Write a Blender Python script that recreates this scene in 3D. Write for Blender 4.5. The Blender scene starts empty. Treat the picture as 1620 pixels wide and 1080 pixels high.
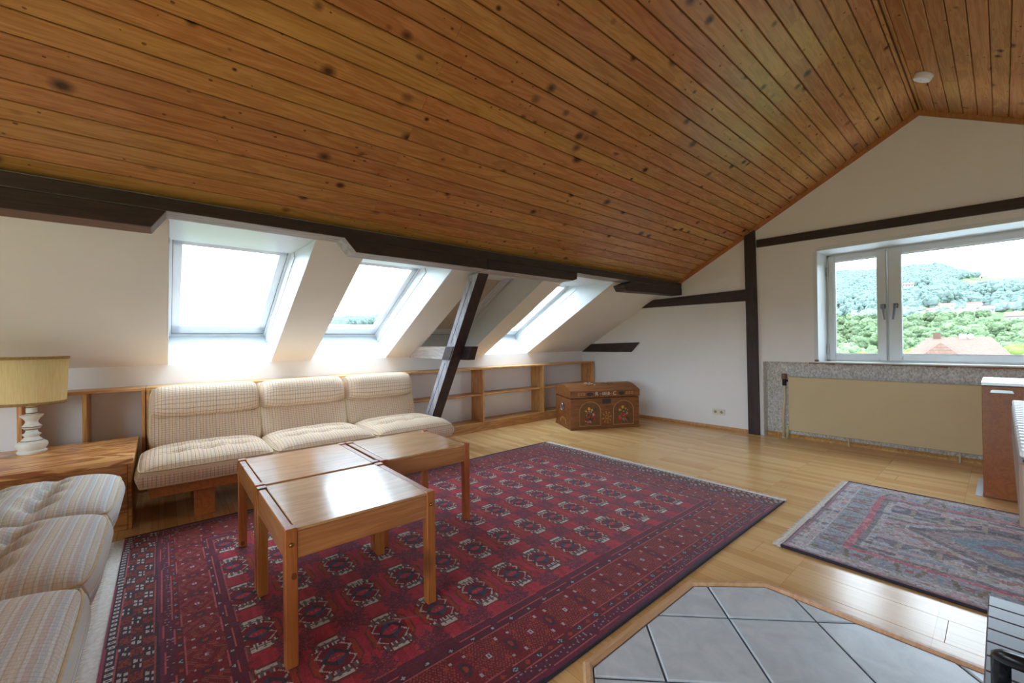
import bpy, bmesh, math, random
import numpy as np
from mathutils import Vector, Matrix
random.seed(7); rng = np.random.default_rng(7)
scene = bpy.context.scene
COL = scene.collection
PI = math.pi
# ------------------------------------------------------------------ camera
YAW, PITCH, ROLL, FPX, CAM_H = .86998, .003807, -.012184, 654.5, 1.2
f = Vector((-math.sin(YAW)*math.cos(PITCH), math.cos(YAW)*math.cos(PITCH), math.sin(PITCH)))
r = Vector((math.cos(YAW), math.sin(YAW), 0)); u = r.cross(f)
r2 = r*math.cos(ROLL)+u*math.sin(ROLL); u2 = -r*math.sin(ROLL)+u*math.cos(ROLL)
cd = bpy.data.cameras.new('camera'); cam = bpy.data.objects.new('camera', cd); COL.objects.link(cam)
cd.sensor_fit = 'HORIZONTAL'; cd.sensor_width = 36; cd.lens = 36*FPX/1620; cd.clip_start = .05; cd.clip_end = 6000
m = Matrix((r2, u2, -f)).transposed().to_4x4(); m.translation = Vector((0, 0, CAM_H)); cam.matrix_world = m
scene.camera = cam
# ------------------------------------------------------------------ world, exposure
w = bpy.data.worlds.new('world'); scene.world = w; w.use_nodes = True
wn = w.node_tree; wn.nodes.clear()
wo = wn.nodes.new('ShaderNodeOutputWorld'); wb = wn.nodes.new('ShaderNodeBackground')
wb.inputs[0].default_value = (.77, .915, 1.09, 1); wb.inputs[1].default_value = 7.6
wn.links.new(wb.outputs[0], wo.inputs[0])
vs = scene.view_settings; vs.view_transform = 'Standard'; vs.look = 'None'; vs.gamma = 1; vs.use_curve_mapping = False
vs.exposure = 0.63
scene.cycles.max_bounces = 9; scene.cycles.diffuse_bounces = 6; scene.cycles.glossy_bounces = 4
scene.cycles.transparent_max_bounces = 16; scene.cycles.use_denoising = True
scene.cycles.sample_clamp_indirect = 6
def portal(loc, normal, sx, sy, name):
    d = bpy.data.lights.new(name, 'AREA'); d.shape = 'RECTANGLE'; d.size = sx; d.size_y = sy
    d.cycles.is_portal = True
    o = bpy.data.objects.new(name, d); COL.objects.link(o)
    o.location = loc; o.rotation_euler = Vector(normal).to_track_quat('-Z', 'Y').to_euler(); return o
# ------------------------------------------------------------------ helpers
def C(R, G, B):
    return tuple(((c/255+.055)/1.055)**2.4 if c > 10 else c/255/12.92 for c in (R, G, B))+(1,)
def tag(o, label=None, cat=None, group=None, kind=None):
    if label: o['label'] = label
    if cat: o['category'] = cat
    if group: o['group'] = group
    if kind: o['kind'] = kind
    return o
def empty(name, loc=(0, 0, 0), rz=0, **k):
    o = bpy.data.objects.new(name, None); COL.objects.link(o); o.location = loc; o.rotation_euler = (0, 0, rz)
    o.empty_display_size = .1
    return tag(o, **k)
class MB:
    def __init__(s): s.v = []; s.f = []; s.uv = None
    def add(s, v, fc):
        n = len(s.v); s.v += [tuple(p) for p in v]; s.f += [tuple(i+n for i in q) for q in fc]; return s
    def box(s, x0, x1, y0, y1, z0, z1, b=0):
        if b <= 0:
            return s.add([(x0,y0,z0),(x1,y0,z0),(x1,y1,z0),(x0,y1,z0),(x0,y0,z1),(x1,y0,z1),(x1,y1,z1),(x0,y1,z1)],
                [(0,3,2,1),(4,5,6,7),(0,1,5,4),(1,2,6,5),(2,3,7,6),(3,0,4,7)])
        b = min(b, (x1-x0)*.45, (y1-y0)*.45, (z1-z0)*.45)
        bm = bmesh.new(); bmesh.ops.create_cube(bm, size=1)
        for q in bm.verts: q.co = Vector(((x0+x1)/2+q.co.x*(x1-x0), (y0+y1)/2+q.co.y*(y1-y0), (z0+z1)/2+q.co.z*(z1-z0)))
        bmesh.ops.bevel(bm, geom=list(bm.edges), offset=b, segments=1, affect='EDGES', profile=.5)
        bm.verts.index_update()
        s.add([q.co[:] for q in bm.verts], [[q.index for q in fc.verts] for fc in bm.faces]); bm.free(); return s
    def prism(s, poly, fn):
        """poly: list of 2-tuples (ccw), fn(p, k) -> 3d point for k = 0/1"""
        n = len(poly); v = [fn(p, 0) for p in poly]+[fn(p, 1) for p in poly]
        return s.add(v, [tuple(range(n))[::-1], tuple(range(n, 2*n))]+[(i, (i+1) % n, (i+1) % n+n, i+n) for i in range(n)])
    def tube(s, pts, rad, seg=8, closed=False):
        pts = [Vector(p) for p in pts]; n = len(pts); base = len(s.v)
        rads = rad if hasattr(rad, '__len__') else [rad]*n
        up = Vector((0, 0, 1)); prev = None
        for i, p in enumerate(pts):
            a = pts[(i-1) % n] if (closed or i > 0) else p
            b = pts[(i+1) % n] if (closed or i < n-1) else p
            t = (b-a).normalized()
            if prev is None:
                x = t.cross(up)
                if x.length < 1e-3: x = t.cross(Vector((1, 0, 0)))
            else:
                x = prev-t*prev.dot(t)
                if x.length < 1e-6: x = t.cross(up)
            x.normalize(); prev = x; y = t.cross(x)
            for k in range(seg):
                an = 2*PI*k/seg; s.v.append(tuple(p+(x*math.cos(an)+y*math.sin(an))*rads[i]))
        for i in range(n if closed else n-1):
            j = (i+1) % n
            for k in range(seg):
                l = (k+1) % seg
                s.f.append((base+i*seg+k, base+i*seg+l, base+j*seg+l, base+j*seg+k))
        if not closed:
            s.f.append(tuple(base+k for k in range(seg))[::-1]); s.f.append(tuple(base+(n-1)*seg+k for k in range(seg)))
        return s
    def lathe(s, prof, seg=40, c=(0, 0, 0)):
        base = len(s.v); n = len(prof)
        for (R, z) in prof:
            for k in range(seg):
                a = 2*PI*k/seg; s.v.append((c[0]+R*math.cos(a), c[1]+R*math.sin(a), c[2]+z))
        for i in range(n-1):
            for k in range(seg):
                l = (k+1) % seg
                s.f.append((base+i*seg+k, base+i*seg+l, base+(i+1)*seg+l, base+(i+1)*seg+k))
        return s
    def build(s, name, mat, parent=None, smooth=False, **k):
        me = bpy.data.meshes.new(name); me.from_pydata(s.v, [], s.f)
        bm = bmesh.new(); bm.from_mesh(me); bmesh.ops.recalc_face_normals(bm, faces=bm.faces); bm.to_mesh(me); bm.free()
        if mat: me.materials.append(mat)
        if smooth:
            me.shade_smooth() if smooth is True else me.shade_smooth()
            if smooth == 'auto': me.set_sharp_from_angle(angle=math.radians(40))
        o = bpy.data.objects.new(name, me); COL.objects.link(o)
        if parent: o.parent = parent
        return tag(o, **k)
def struct(o): o['kind'] = 'structure'; return o
def link_copy(o, parent=None, loc=None, rz=None):
    c = o.copy(); COL.objects.link(c); c.parent = parent
    if loc is not None: c.location = loc
    if rz is not None: c.rotation_euler = (0, 0, rz)
    return c
def copy_tree(o, parent=None):
    kids = list(o.children); c = o.copy(); COL.objects.link(c); c.parent = parent
    for k in kids: copy_tree(k, c)
    return c
# ------------------------------------------------------------------ materials
class NT:
    def __init__(s, name):
        s.m = bpy.data.materials.new(name); s.m.use_nodes = True; s.t = s.m.node_tree; s.t.nodes.clear()
        s.out = s.n('ShaderNodeOutputMaterial'); s.b = s.n('ShaderNodeBsdfPrincipled'); s.l(s.b.outputs[0], s.out.inputs[0])
    def n(s, t, **k):
        q = s.t.nodes.new(t)
        for a, v in k.items(): setattr(q, a, v)
        return q
    def l(s, a, b): s.t.links.new(a, b)
    def val(s, x):
        return x
    def inp(s, sock, x):
        if isinstance(x, bpy.types.NodeSocket): s.l(x, sock)
        else: sock.default_value = x
    def math(s, op, a, b=None, c=None):
        q = s.n('ShaderNodeMath', operation=op); s.inp(q.inputs[0], a)
        if b is not None: s.inp(q.inputs[1], b)
        if c is not None: s.inp(q.inputs[2], c)
        return q.outputs[0]
    def mix(s, fac, a, b, blend='MIX'):
        q = s.n('ShaderNodeMix', data_type='RGBA', blend_type=blend); s.inp(q.inputs[0], fac); s.inp(q.inputs[6], a); s.inp(q.inputs[7], b); return q.outputs[2]
    def coord(s, which='Object', scale=(1, 1, 1), rand=0, rot=(0, 0, 0)):
        t = s.n('ShaderNodeTexCoord').outputs[which]
        if rand:
            oi = s.n('ShaderNodeObjectInfo'); v = s.n('ShaderNodeVectorMath', operation='SCALE'); s.l(s.comb(oi.outputs['Random'], oi.outputs['Random'], oi.outputs['Random']), v.inputs[0]); v.inputs['Scale'].default_value = rand
            a = s.n('ShaderNodeVectorMath', operation='ADD'); s.l(t, a.inputs[0]); s.l(v.outputs[0], a.inputs[1]); t = a.outputs[0]
        mp = s.n('ShaderNodeMapping'); s.l(t, mp.inputs[0]); mp.inputs['Scale'].default_value = scale; mp.inputs['Rotation'].default_value = rot
        return mp.outputs[0]
    def comb(s, a, b, c):
        q = s.n('ShaderNodeCombineXYZ'); s.inp(q.inputs[0], a); s.inp(q.inputs[1], b); s.inp(q.inputs[2], c); return q.outputs[0]
    def noise(s, vec, scale=1, detail=4, rough=.55, dist=0):
        q = s.n('ShaderNodeTexNoise'); s.l(vec, q.inputs['Vector']); q.inputs['Scale'].default_value = scale; q.inputs['Detail'].default_value = detail; q.inputs['Roughness'].default_value = rough; q.inputs['Distortion'].default_value = dist
        return q.outputs[0]
    def ramp(s, fac, stops):
        q = s.n('ShaderNodeValToRGB'); s.l(fac, q.inputs[0]); e = q.color_ramp.elements
        while len(e) < len(stops): e.new(.5)
        for el, (p, c) in zip(e, stops): el.position = p; el.color = c if len(c) == 4 else (*c, 1)
        return q.outputs[0]
    def bump(s, h, strength=.2, dist=.01):
        q = s.n('ShaderNodeBump'); q.inputs['Strength'].default_value = strength; q.inputs['Distance'].default_value = dist; s.l(h, q.inputs['Height']); s.l(q.outputs[0], s.b.inputs['Normal'])
    def done(s, col=None, rough=.6, metal=0, spec=None, coat=0):
        if col is not None: s.inp(s.b.inputs['Base Color'], col)
        s.inp(s.b.inputs['Roughness'], rough); s.b.inputs['Metallic'].default_value = metal
        if spec is not None: s.b.inputs['Specular IOR Level'].default_value = spec
        if coat: s.b.inputs['Coat Weight'].default_value = coat; s.b.inputs['Coat Roughness'].default_value = .12
        return s.m
def plain(name, col, rough=.6, metal=0, var=.06, scale=8, bump=0, spec=None):
    t = NT(name); c = t.coord(); n = t.noise(c, scale, 5)
    a = tuple(x*(1-var) for x in col[:3])+(1,); b = tuple(min(1, x*(1+var)) for x in col[:3])+(1,)
    if bump: t.bump(n, bump, .004)
    return t.done(t.ramp(n, [(.3, a), (.7, b)]), rough, metal, spec)
def wood(name, dark, light, axis='X', rough=.4, knots=0, rand=37., grain=1., ring=.35, objvar=.14, coat=0, knotcol=None, bump=.05, freq=46):
    t = NT(name); ax = 'XYZ'.index(axis)
    def sc(along, across): return tuple(along if i == ax else across for i in range(3))
    c1 = t.coord('Object', sc(.9, 9*grain), rand); n1 = t.noise(c1, 1.0, 5, .6, .6)
    c2 = t.coord('Object', sc(4, 160*grain), rand); n2 = t.noise(c2, 1.0, 3, .6)
    # growth rings: sine of warped noise
    s1 = t.math('SINE', t.math('MULTIPLY', n1, freq)); s1 = t.math('MULTIPLY_ADD', s1, .5*ring, .5)
    mixv = t.math('ADD', t.math('MULTIPLY', s1, .55), t.math('MULTIPLY', n2, .45))
    col = t.ramp(mixv, [(.25, dark), (.72, light)])
    oi = t.n('ShaderNodeObjectInfo')
    hv = t.n('ShaderNodeHueSaturation'); t.l(col, hv.inputs['Color'])
    t.l(t.math('MULTIPLY_ADD', oi.outputs['Random'], 2*objvar, 1-objvar), hv.inputs['Value'])
    t.l(t.math('MULTIPLY_ADD', t.math('FRACT', t.math('MULTIPLY', oi.outputs['Random'], 7.31)), .02, .49), hv.inputs['Hue'])
    col = hv.outputs[0]
    if knots:
        c3 = t.coord('Object', sc(6.5, 8.), rand)
        vo = t.n('ShaderNodeTexVoronoi'); t.l(c3, vo.inputs['Vector']); vo.inputs['Scale'].default_value = knots
        d = vo.outputs['Distance']; sep = t.n('ShaderNodeSeparateColor'); t.l(vo.outputs['Color'], sep.inputs[0])
        size = t.math('MULTIPLY_ADD', t.math('POWER', sep.outputs[0], 2.), .17, .035)
        k = t.math('LESS_THAN', d, size)
        soft = t.n('ShaderNodeMapRange'); t.l(t.math('DIVIDE', d, size), soft.inputs[0]); soft.inputs[1].default_value = .7; soft.inputs[2].default_value = 1.9; soft.inputs[3].default_value = .92; soft.inputs[4].default_value = 0
        gate = t.math('GREATER_THAN', sep.outputs[1], .3)
        col = t.mix(t.math('MULTIPLY', soft.outputs[0], gate), col, knotcol or C(58, 32, 18))
        v2 = t.n('ShaderNodeTexVoronoi'); t.l(t.coord('Object', sc(15, 21), rand), v2.inputs['Vector']); v2.inputs['Scale'].default_value = knots; s2_ = t.n('ShaderNodeSeparateColor'); t.l(v2.outputs['Color'], s2_.inputs[0])
        k2 = t.math('MULTIPLY', t.math('LESS_THAN', v2.outputs['Distance'], t.math('MULTIPLY_ADD', s2_.outputs[0], .11, .05)), t.math('GREATER_THAN', s2_.outputs[1], .6)); col = t.mix(t.math('MULTIPLY', k2, .75), col, C(84, 46, 22))
    if bump: t.bump(n2, bump, .002)
    return t.done(col, rough, coat=coat)
M = {}
M['plaster'] = plain('white_plaster', C(238, 237, 237), .85, var=.012, scale=3, bump=.06)
M['white_paint'] = plain('white_lacquer', C(220, 225, 228), .35, var=.01)
M['pine_ceiling'] = wood('pine_ceiling', C(158, 102, 54), C(202, 146, 86), 'Y', .27, knots=1.0, objvar=.10)
M['groove'] = wood('pine_groove', C(110, 58, 22), C(140, 80, 34), 'Y', .6)
M['trim_pine'] = wood('trim_pine', C(160, 104, 58), C(190, 132, 80), 'Z', .4)
M['parquet'] = None
M['beam'] = wood('dark_beam', C(34, 26, 26), C(66, 50, 46), 'Y', .55, grain=.6, objvar=.05, bump=.5)
M['beam_x'] = wood('dark_beam_across', C(34, 26, 26), C(66, 50, 46), 'X', .55, grain=.6, objvar=.05, bump=.5)
M['beam_z'] = wood('dark_beam_upright', C(34, 26, 26), C(66, 50, 46), 'Z', .55, grain=.6, objvar=.05, bump=.5)
M['beam_raw'] = wood('lit_beam_underside', C(128, 124, 126), C(196, 192, 192), 'Y', .7, grain=.6, objvar=.03, bump=.6)
M['shelf'] = wood('shelf_pine', C(172, 116, 64), C(222, 168, 106), 'Y', .4, ring=.5)
M['shelf_z'] = wood('shelf_pine_upright', C(172, 116, 64), C(222, 168, 106), 'Z', .4, ring=.5)
M['box_pine'] = wood('corner_table_pine', C(178, 112, 52), C(240, 186, 114), 'Y', .28, ring=1.2, grain=.45, objvar=.04, freq=60)
M['box_pine_z'] = wood('corner_table_side', C(140, 84, 38), C(188, 122, 64), 'Y', .4, ring=.8, grain=.8, objvar=.04)
M['table'] = wood('table_pine', C(156, 98, 52), C(198, 138, 82), 'X', .33, objvar=.05, knots=.6)
M['table_y'] = wood('table_pine_apron', C(156, 98, 52), C(198, 138, 82), 'Y', .33, objvar=.05)
M['table_leg'] = wood('table_pine_leg', C(158, 90, 40), C(190, 116, 58), 'Z', .36, objvar=.05, knots=.6)
M['table_top'] = wood('table_top_veneer', C(184, 134, 84), C(222, 178, 126), 'Y', .2, grain=.7, ring=.5, objvar=.04, coat=.3)
M['sofa_wood'] = wood('sofa_pine', C(158, 90, 40), C(196, 122, 62), 'Y', .4, objvar=.05)
M['cabinet'] = wood('cabinet_veneer', C(132, 68, 26), C(160, 88, 38), 'Y', .33, objvar=.03, ring=.5)
M['hearth_trim'] = wood('hearth_trim', C(196, 148, 104), C(224, 184, 142), 'Y', .35, objvar=.05)
M['steel'] = plain('brushed_steel', C(190, 190, 192), .3, 1, .05)
M['handle'] = plain('grey_handle', C(112, 112, 116), .35, .4, .05); M['brass'] = plain('brass_bolt', C(170, 140, 80), .3, 1, .05)
M['alu'] = plain('aluminium', C(205, 210, 214), .4, .6, .04)
M['black_iron'] = plain('black_iron', C(28, 26, 26), .5, .5, .2)
M['black_enamel'] = plain('black_enamel', C(22, 23, 24), .25, 0, .1)
M['radiator'] = plain('radiator_cream', C(206, 188, 146), .45, 0, .03, 3)
M['socket'] = plain('socket_cream', C(226, 220, 200), .4, 0, .01)
M['dark_hole'] = plain('dark_hole', C(60, 56, 50), .6); M['cup'] = plain('socket_cup', C(150, 144, 128), .6)
M['pipe'] = plain('pipe_cream', C(205, 194, 160), .45, 0, .05)
M['ceramic'] = plain('lamp_ceramic', C(222, 218, 208), .3, 0, .06, 20)
M['ceramic_band'] = plain('lamp_brown_band', C(120, 92, 62), .5, 0, .15, 40)
M['plastic'] = plain('white_plastic', C(235, 235, 235), .4, 0, .01)
M['grout'] = plain('grout', C(92, 104, 116), .9, 0, .12, 60)
M['white_sill'] = plain('sill_white', C(232, 232, 230), .5, 0, .04, 12)
M['raw_edge'] = plain('raw_sill_edge', C(140, 108, 86), .9, 0, .35, 50, .5)
def fringe_mat():
    t = NT('rug_fringe'); c = t.coord('Object', (1, 1, 1)); n = t.noise(c, 60, 3); return t.done(t.ramp(n, [(.3, C(214, 208, 196)), (.7, C(238, 234, 226))]), .95)
M['fringe'] = fringe_mat()
def parquet_mat():
    t = NT('beech_parquet')
    c = t.coord('Object', (1, 1, 1)); sp = t.n('ShaderNodeSeparateXYZ'); t.l(c, sp.inputs[0])
    br = t.n('ShaderNodeTexBrick'); mp = t.coord('Object', (1, 1, 1)); t.l(mp, br.inputs['Vector'])
    br.offset = .37; br.offset_frequency = 1; br.squash = 1
    br.inputs['Scale'].default_value = 1; br.inputs['Mortar Size'].default_value = .0006; br.inputs['Mortar Smooth'].default_value = .1
    br.inputs['Brick Width'].default_value = .52; br.inputs['Row Height'].default_value = .066; br.inputs['Bias'].default_value = 0
    br.inputs['Color1'].default_value = C(214, 166, 104); br.inputs['Color2'].default_value = C(238, 198, 140); br.inputs['Mortar'].default_value = C(150, 100, 52)
    g = t.noise(t.coord('Object', (5, 90, 1)), 1, 4, .6)
    col = t.mix(t.math('MULTIPLY', t.math('SUBTRACT', g, .45), .9), br.outputs[0], C(174, 120, 66))
    big = t.noise(t.coord('Object', (.6, 5, 1)), 1, 3)
    col = t.mix(t.math('MULTIPLY', big, .3), col, C(232, 190, 128))
    return t.done(col, t.math('MULTIPLY_ADD', g, .12, .16))
M['parquet'] = parquet_mat()
def fabric_mat(name, base, stripe, grid, swap=False):
    t = NT(name); uv = t.n('ShaderNodeTexCoord').outputs['UV']; sp = t.n('ShaderNodeSeparateXYZ'); t.l(uv, sp.inputs[0])
    def lines(x, per, wd): return t.math('LESS_THAN', t.math('FRACT', t.math('DIVIDE', x, per)), wd)
    wob = t.noise(t.coord('UV', (9, 9, 9)), 1, 2)
    x = t.math('MULTIPLY_ADD', wob, .004, sp.outputs[0]); y = t.math('MULTIPLY_ADD', wob, .004, sp.outputs[1])
    if swap: x, y = y, x
    n = t.noise(t.coord('UV', (60, 300, 1)), 1, 3)
    col = t.ramp(n, [(.3, base[0]), (.7, base[1])])
    for off, wd, c in ((0, .22, (196, 158, 96)), (.033, .18, (172, 104, 100)), (.017, .16, (140, 160, 184)), (.05, .14, (206, 178, 116))):
        col = t.mix(t.math('MULTIPLY', lines(t.math('ADD', x, off), .066, wd), stripe), col, C(*c))
    col = t.mix(t.math('MULTIPLY', lines(x, .022, .17), grid), col, C(120, 84, 56)); col = t.mix(t.math('MULTIPLY', lines(y, .0175, .18), grid), col, C(132, 98, 70))
    fine = t.noise(t.coord('UV', (500, 500, 1)), 1, 2); t.bump(fine, .3, .002)
    return t.done(col, .95, spec=.2)
M['fabric'] = fabric_mat('sofa_fabric', (C(220, 194, 166), C(242, 222, 200)), .14, .48)
M['fabric_cool'] = fabric_mat('sofa_fabric_cool_light', (C(208, 209, 206), C(234, 234, 230)), .28, .2, True)  # same cloth as the other sofa, with its cooler light painted in
M['piping'] = plain('cushion_piping', C(206, 186, 150), .9, 0, .12, 60)
M['button'] = plain('tuft_button', C(150, 124, 92), .9, 0, .1, 60)
def attr_mat(name, bumps=.4):
    t = NT(name); a = t.n('ShaderNodeAttribute'); a.attribute_name = 'Col'
    n = t.noise(t.coord('Object', (160, 160, 160)), 1, 2); col = t.mix(.35, a.outputs['Color'], t.mix(1, a.outputs['Color'], t.ramp(n, [(.25, (.55, .55, .55, 1)), (.75, (1.35, 1.35, 1.35, 1))]), 'MULTIPLY'))
    t.bump(n, bumps, .004); t.b.inputs['Sheen Weight'].default_value = .25; t.b.inputs['Sheen Roughness'].default_value = .4; return t.done(col, .95, spec=.15)
M['rug'] = attr_mat('woven_rug')
M['rug_back'] = plain('rug_edge_dark', C(52, 44, 54), .95, 0, .3, 80)
def foil_mat():
    t = NT('crinkled_foil'); n = t.noise(t.coord('Object', (70, 70, 40)), 1, 3, .7); t.bump(n, 1, .02)
    return t.done(t.ramp(n, [(.38, C(196, 192, 188)), (.62, C(252, 251, 250))]), .3, .1)
M['foil'] = foil_mat()
def glass_mat():
    t = NT('window_glass'); t.t.nodes.remove(t.b)
    tr = t.n('ShaderNodeBsdfTransparent'); gl = t.n('ShaderNodeBsdfGlossy'); gl.inputs['Roughness'].default_value = .02
    lw = t.n('ShaderNodeLayerWeight'); lw.inputs[0].default_value = .5; mx = t.n('ShaderNodeMixShader')
    t.l(t.math('MULTIPLY_ADD', t.math('POWER', lw.outputs['Facing'], 4.), .45, .03), mx.inputs[0]); t.l(tr.outputs[0], mx.inputs[1]); t.l(gl.outputs[0], mx.inputs[2]); t.l(mx.outputs[0], t.out.inputs[0]); tr.inputs[0].default_value = (.95, .975, .97, 1)
    return t.m
M['glass'] = glass_mat()
def tile_mat():
    t = NT('hearth_tile'); n = t.noise(t.coord('Object', (7, 7, 7), 13.), 1, 6, .62, 1.2); n2 = t.noise(t.coord('Object', (2.5, 2.5, 1), 5.), 1, 3)
    c = t.ramp(n, [(.28, C(186, 198, 206)), (.6, C(212, 222, 228)), (.8, C(220, 220, 218))]); c = t.mix(t.math('MULTIPLY', n2, .22), c, C(180, 170, 162)); t.bump(n, .12, .006)
    return t.done(c, .3)
M['tile'] = tile_mat()
def shade_mat():
    t = NT('lamp_shade'); n = t.noise(t.coord('Object', (160, 160, 6)), 1, 3); c = t.ramp(n, [(.3, C(240, 214, 150)), (.7, C(250, 232, 178))])
    t.done(c, .9); tl = t.n('ShaderNodeBsdfTranslucent'); t.l(c, tl.inputs[0]); mx = t.n('ShaderNodeMixShader'); mx.inputs[0].default_value = .45; t.l(t.b.outputs[0], mx.inputs[1]); t.l(tl.outputs[0], mx.inputs[2]); t.l(mx.outputs[0], t.out.inputs[0]); return t.m
M['shade'] = shade_mat()
M['shade_trim'] = plain('shade_braid', C(150, 116, 62), .9, 0, .3, 120)
def chest_mat():
    t = NT('painted_chest'); c = t.coord('Object', (3, 26, 26)); n = t.noise(c, 1, 5, .65, .5); b = t.noise(t.coord('Object', (5, 5, 5)), 1, 4)
    col = t.ramp(n, [(.25, C(82, 46, 26)), (.5, C(132, 78, 40)), (.8, C(172, 112, 60))]); col = t.mix(t.math('MULTIPLY', b, .45), col, C(120, 76, 36)); t.bump(n, .15, .004); return t.done(col, .42)
M['chest'] = chest_mat()
M['paint_line'] = plain('paint_line', C(190, 152, 104), .6)
M['paint_panel'] = plain('paint_panel', C(118, 74, 38), .5, 0, .25, 20)
for k, c in dict(red=(196, 60, 50), pink=(206, 120, 116), yellow=(214, 160, 60), green=(66, 84, 58), white=(222, 214, 196), dark=(50, 46, 48)).items():
    M['paint_'+k] = plain('paint_'+k, C(*c), .6)
# ================================================================== SETTING
S = .5535; CS = 1/math.hypot(S, 1); SN = S*CS              # roof pitch
YG, YB = 5.774, -3.2                                       # gable wall, wall behind
XR, ZR = -.511, 2.054+S*(-.511+3.052)                      # ridge
XK, ZK = -4.885, 2.054+S*(-4.885+3.052)                    # knee wall head
XKR = 2*XR-XK
def zs(x): return 2.054+S*(x+3.052) if x <= XR else ZR-S*(x-XR)
def SL(t, y, n): return (XK+CS*t-SN*n, y, ZK+SN*t+CS*n)      # left slope coordinates: up the slope, along, outward
def SRr(t, y, n): return (XKR-CS*t+SN*n, y, ZK+SN*t+CS*n)
# ---- floor of parquet boards
fl = struct(MB().box(-5.1, XKR+.1, YB, 5.93, -.12, -.014).build('floor', M['grout']))
row = 0; y = YB
while y < 5.92:
    y1 = min(y+.198, 5.93); x = -5.0-((row*.77) % 2.2)
    while x < XKR:
        a, b = max(x, -4.95), min(x+2.2, XKR)
        if b-a > .05 and not (a > 1.6 and y < 1) and not (y < -1.6):
            MB().box(a+.0006, b-.0006, y+.0006, y1-.0006, -.014, 0, .0007).build('floor_board', M['parquet'], fl)
        x += 2.2
    y = y1; row += 1
MB().box(-4.95, XKR, YB, -1.55, -.014, -.0005).build('floor_board', M['parquet'], fl)
MB().box(1.6, XKR, -1.55, 1.02, -.014, -.0005).build('floor_board', M['parquet'], fl)
# ---- knee wall left
struct(MB().box(XK-.2, XK, YB-.2, YG+.3, -.1, ZK).build('wall_left', M['plaster']))
struct(MB().box(XKR, XKR+.2, YB-.2, YG+.3, -.1, ZK).build('wall_right', M['plaster']))
# ---- plastered slope left with the four window recesses
NICHE = [(.03, .86), (1.24, 2.09), (2.44, 3.29), (3.59, 4.44)]
TTOP = (-3.196-XK)/CS; TEND = (-3.062-XK)/CS; TH = .45
def slope_part(mb, y0, y1, t0, t1, fn=SL):
    mb.prism([(t0, 0), (t1, 0), (t1, TH), (t0-(.22 if t0 == 0 else 0), TH)], lambda p, k: fn(p[0], (y0, y1)[k], p[1]))
mb = MB(); ys = [YB-.1]+[q for n in NICHE for q in n]+[YG+.1]
for i in range(0, len(ys), 2): slope_part(mb, ys[i], ys[i+1], 0, TTOP)
slope_part(mb, YB-.1, YG+.1, TTOP, TEND)
struct(mb.build('wall_slope', M['plaster']))
# mirrored slope on the right (behind the camera's right shoulder), with an unseen window recess added for fill light
RN = [(2.9, 3.75)]
mb = MB(); ys = [YB-.1]+[q for n in RN for q in n]+[YG+.1]
for i in range(0, len(ys), 2): slope_part(mb, ys[i], ys[i+1], 0, TTOP, SRr)
slope_part(mb, YB-.1, YG+.1, TTOP, TEND, SRr)
struct(mb.build('wall_slope_right', M['plaster']))
# ---- boarded ceiling
ce = struct(MB().prism([(TEND, .016), ((XR-XK)/CS+.03, .016), ((XR-XK)/CS+.03, TH), (TEND, TH)], lambda p, k: SL(p[0], (YB, YG+.1)[k], p[1])).build('ceiling', M['groove']))
MB().prism([(TEND, .016), ((XR-XK)/CS, .016), ((XR-XK)/CS, TH), (TEND, TH)], lambda p, k: SRr(p[0], (YB, YG+.1)[k], p[1])).build('backing', M['groove'], ce)
PITCHB = .103
def boards(fn, side):
    t_end = (XR-XK)/CS; k = 0; t = (-3.06-XK)/CS
    while t < t_end-.01:
        t1 = min(t+PITCHB, t_end)
        if side == 'L': cuts = [1.152, 3.0] if k % 2 == 0 and k < 20 else ([3.555] if k % 3 else [-1.2, 3.17, 3.8])
        else: cuts = [[2.3, 4.6], [.6, 5.0], [1.4, 3.7]][k % 3]
        if side == 'L' and k % 2 == 0 and k < 20: cuts = [1.152] if k % 4 else [1.152, 4.3]
        cuts = [YB]+sorted(cuts)+[YG]
        for a, b in zip(cuts[:-1], cuts[1:]):
            g = .003; e = .0006; c = .0035
            poly = [(t+g, .016), (t+g, c), (t+g+c, 0), (t1-g-c, 0), (t1-g, c), (t1-g, .016)]
            MB().prism(poly, lambda p, q: fn(p[0], (a+e, b-e)[q], p[1])).build('ceiling_board', M['pine_ceiling'], ce)
        t = t1; k += 1
boards(SL, 'L'); boards(SRr, 'R')
# ---- gable wall with window opening and radiator recess
WX0, WX1, WZ0, WZ1 = -1.37, .62, .93, 2.217
g = MB()
def gp(poly, y0=YG, y1=YG+.36): g.prism(poly, lambda p, k: (p[0], (y0, y1)[k], p[1]))
gp([(-5.2, -.1), (-1.95, -.1), (-1.95, zs(-1.95)+.02), (XK-.2, zs(XK-.2)+.02)])
gp([(-1.95, WZ0), (WX0, WZ0), (WX0, WZ1), (-1.95, WZ1)])
gp([(-1.95, WZ1), (.62, WZ1), (.62, zs(.62)+.02), (XR, ZR+.02), (-1.95, zs(-1.95)+.02)])
gp([(.62, -.1), (XKR+.2, -.1), (XKR+.2, zs(XKR+.2)+.02), (.62, zs(.62)+.02)])
gp([(-1.95, -.1), (.62, -.1), (.62, WZ0), (-1.95, WZ0)], 5.915, YG+.36)
struct(g.build('wall_gable', M['plaster']))
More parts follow.
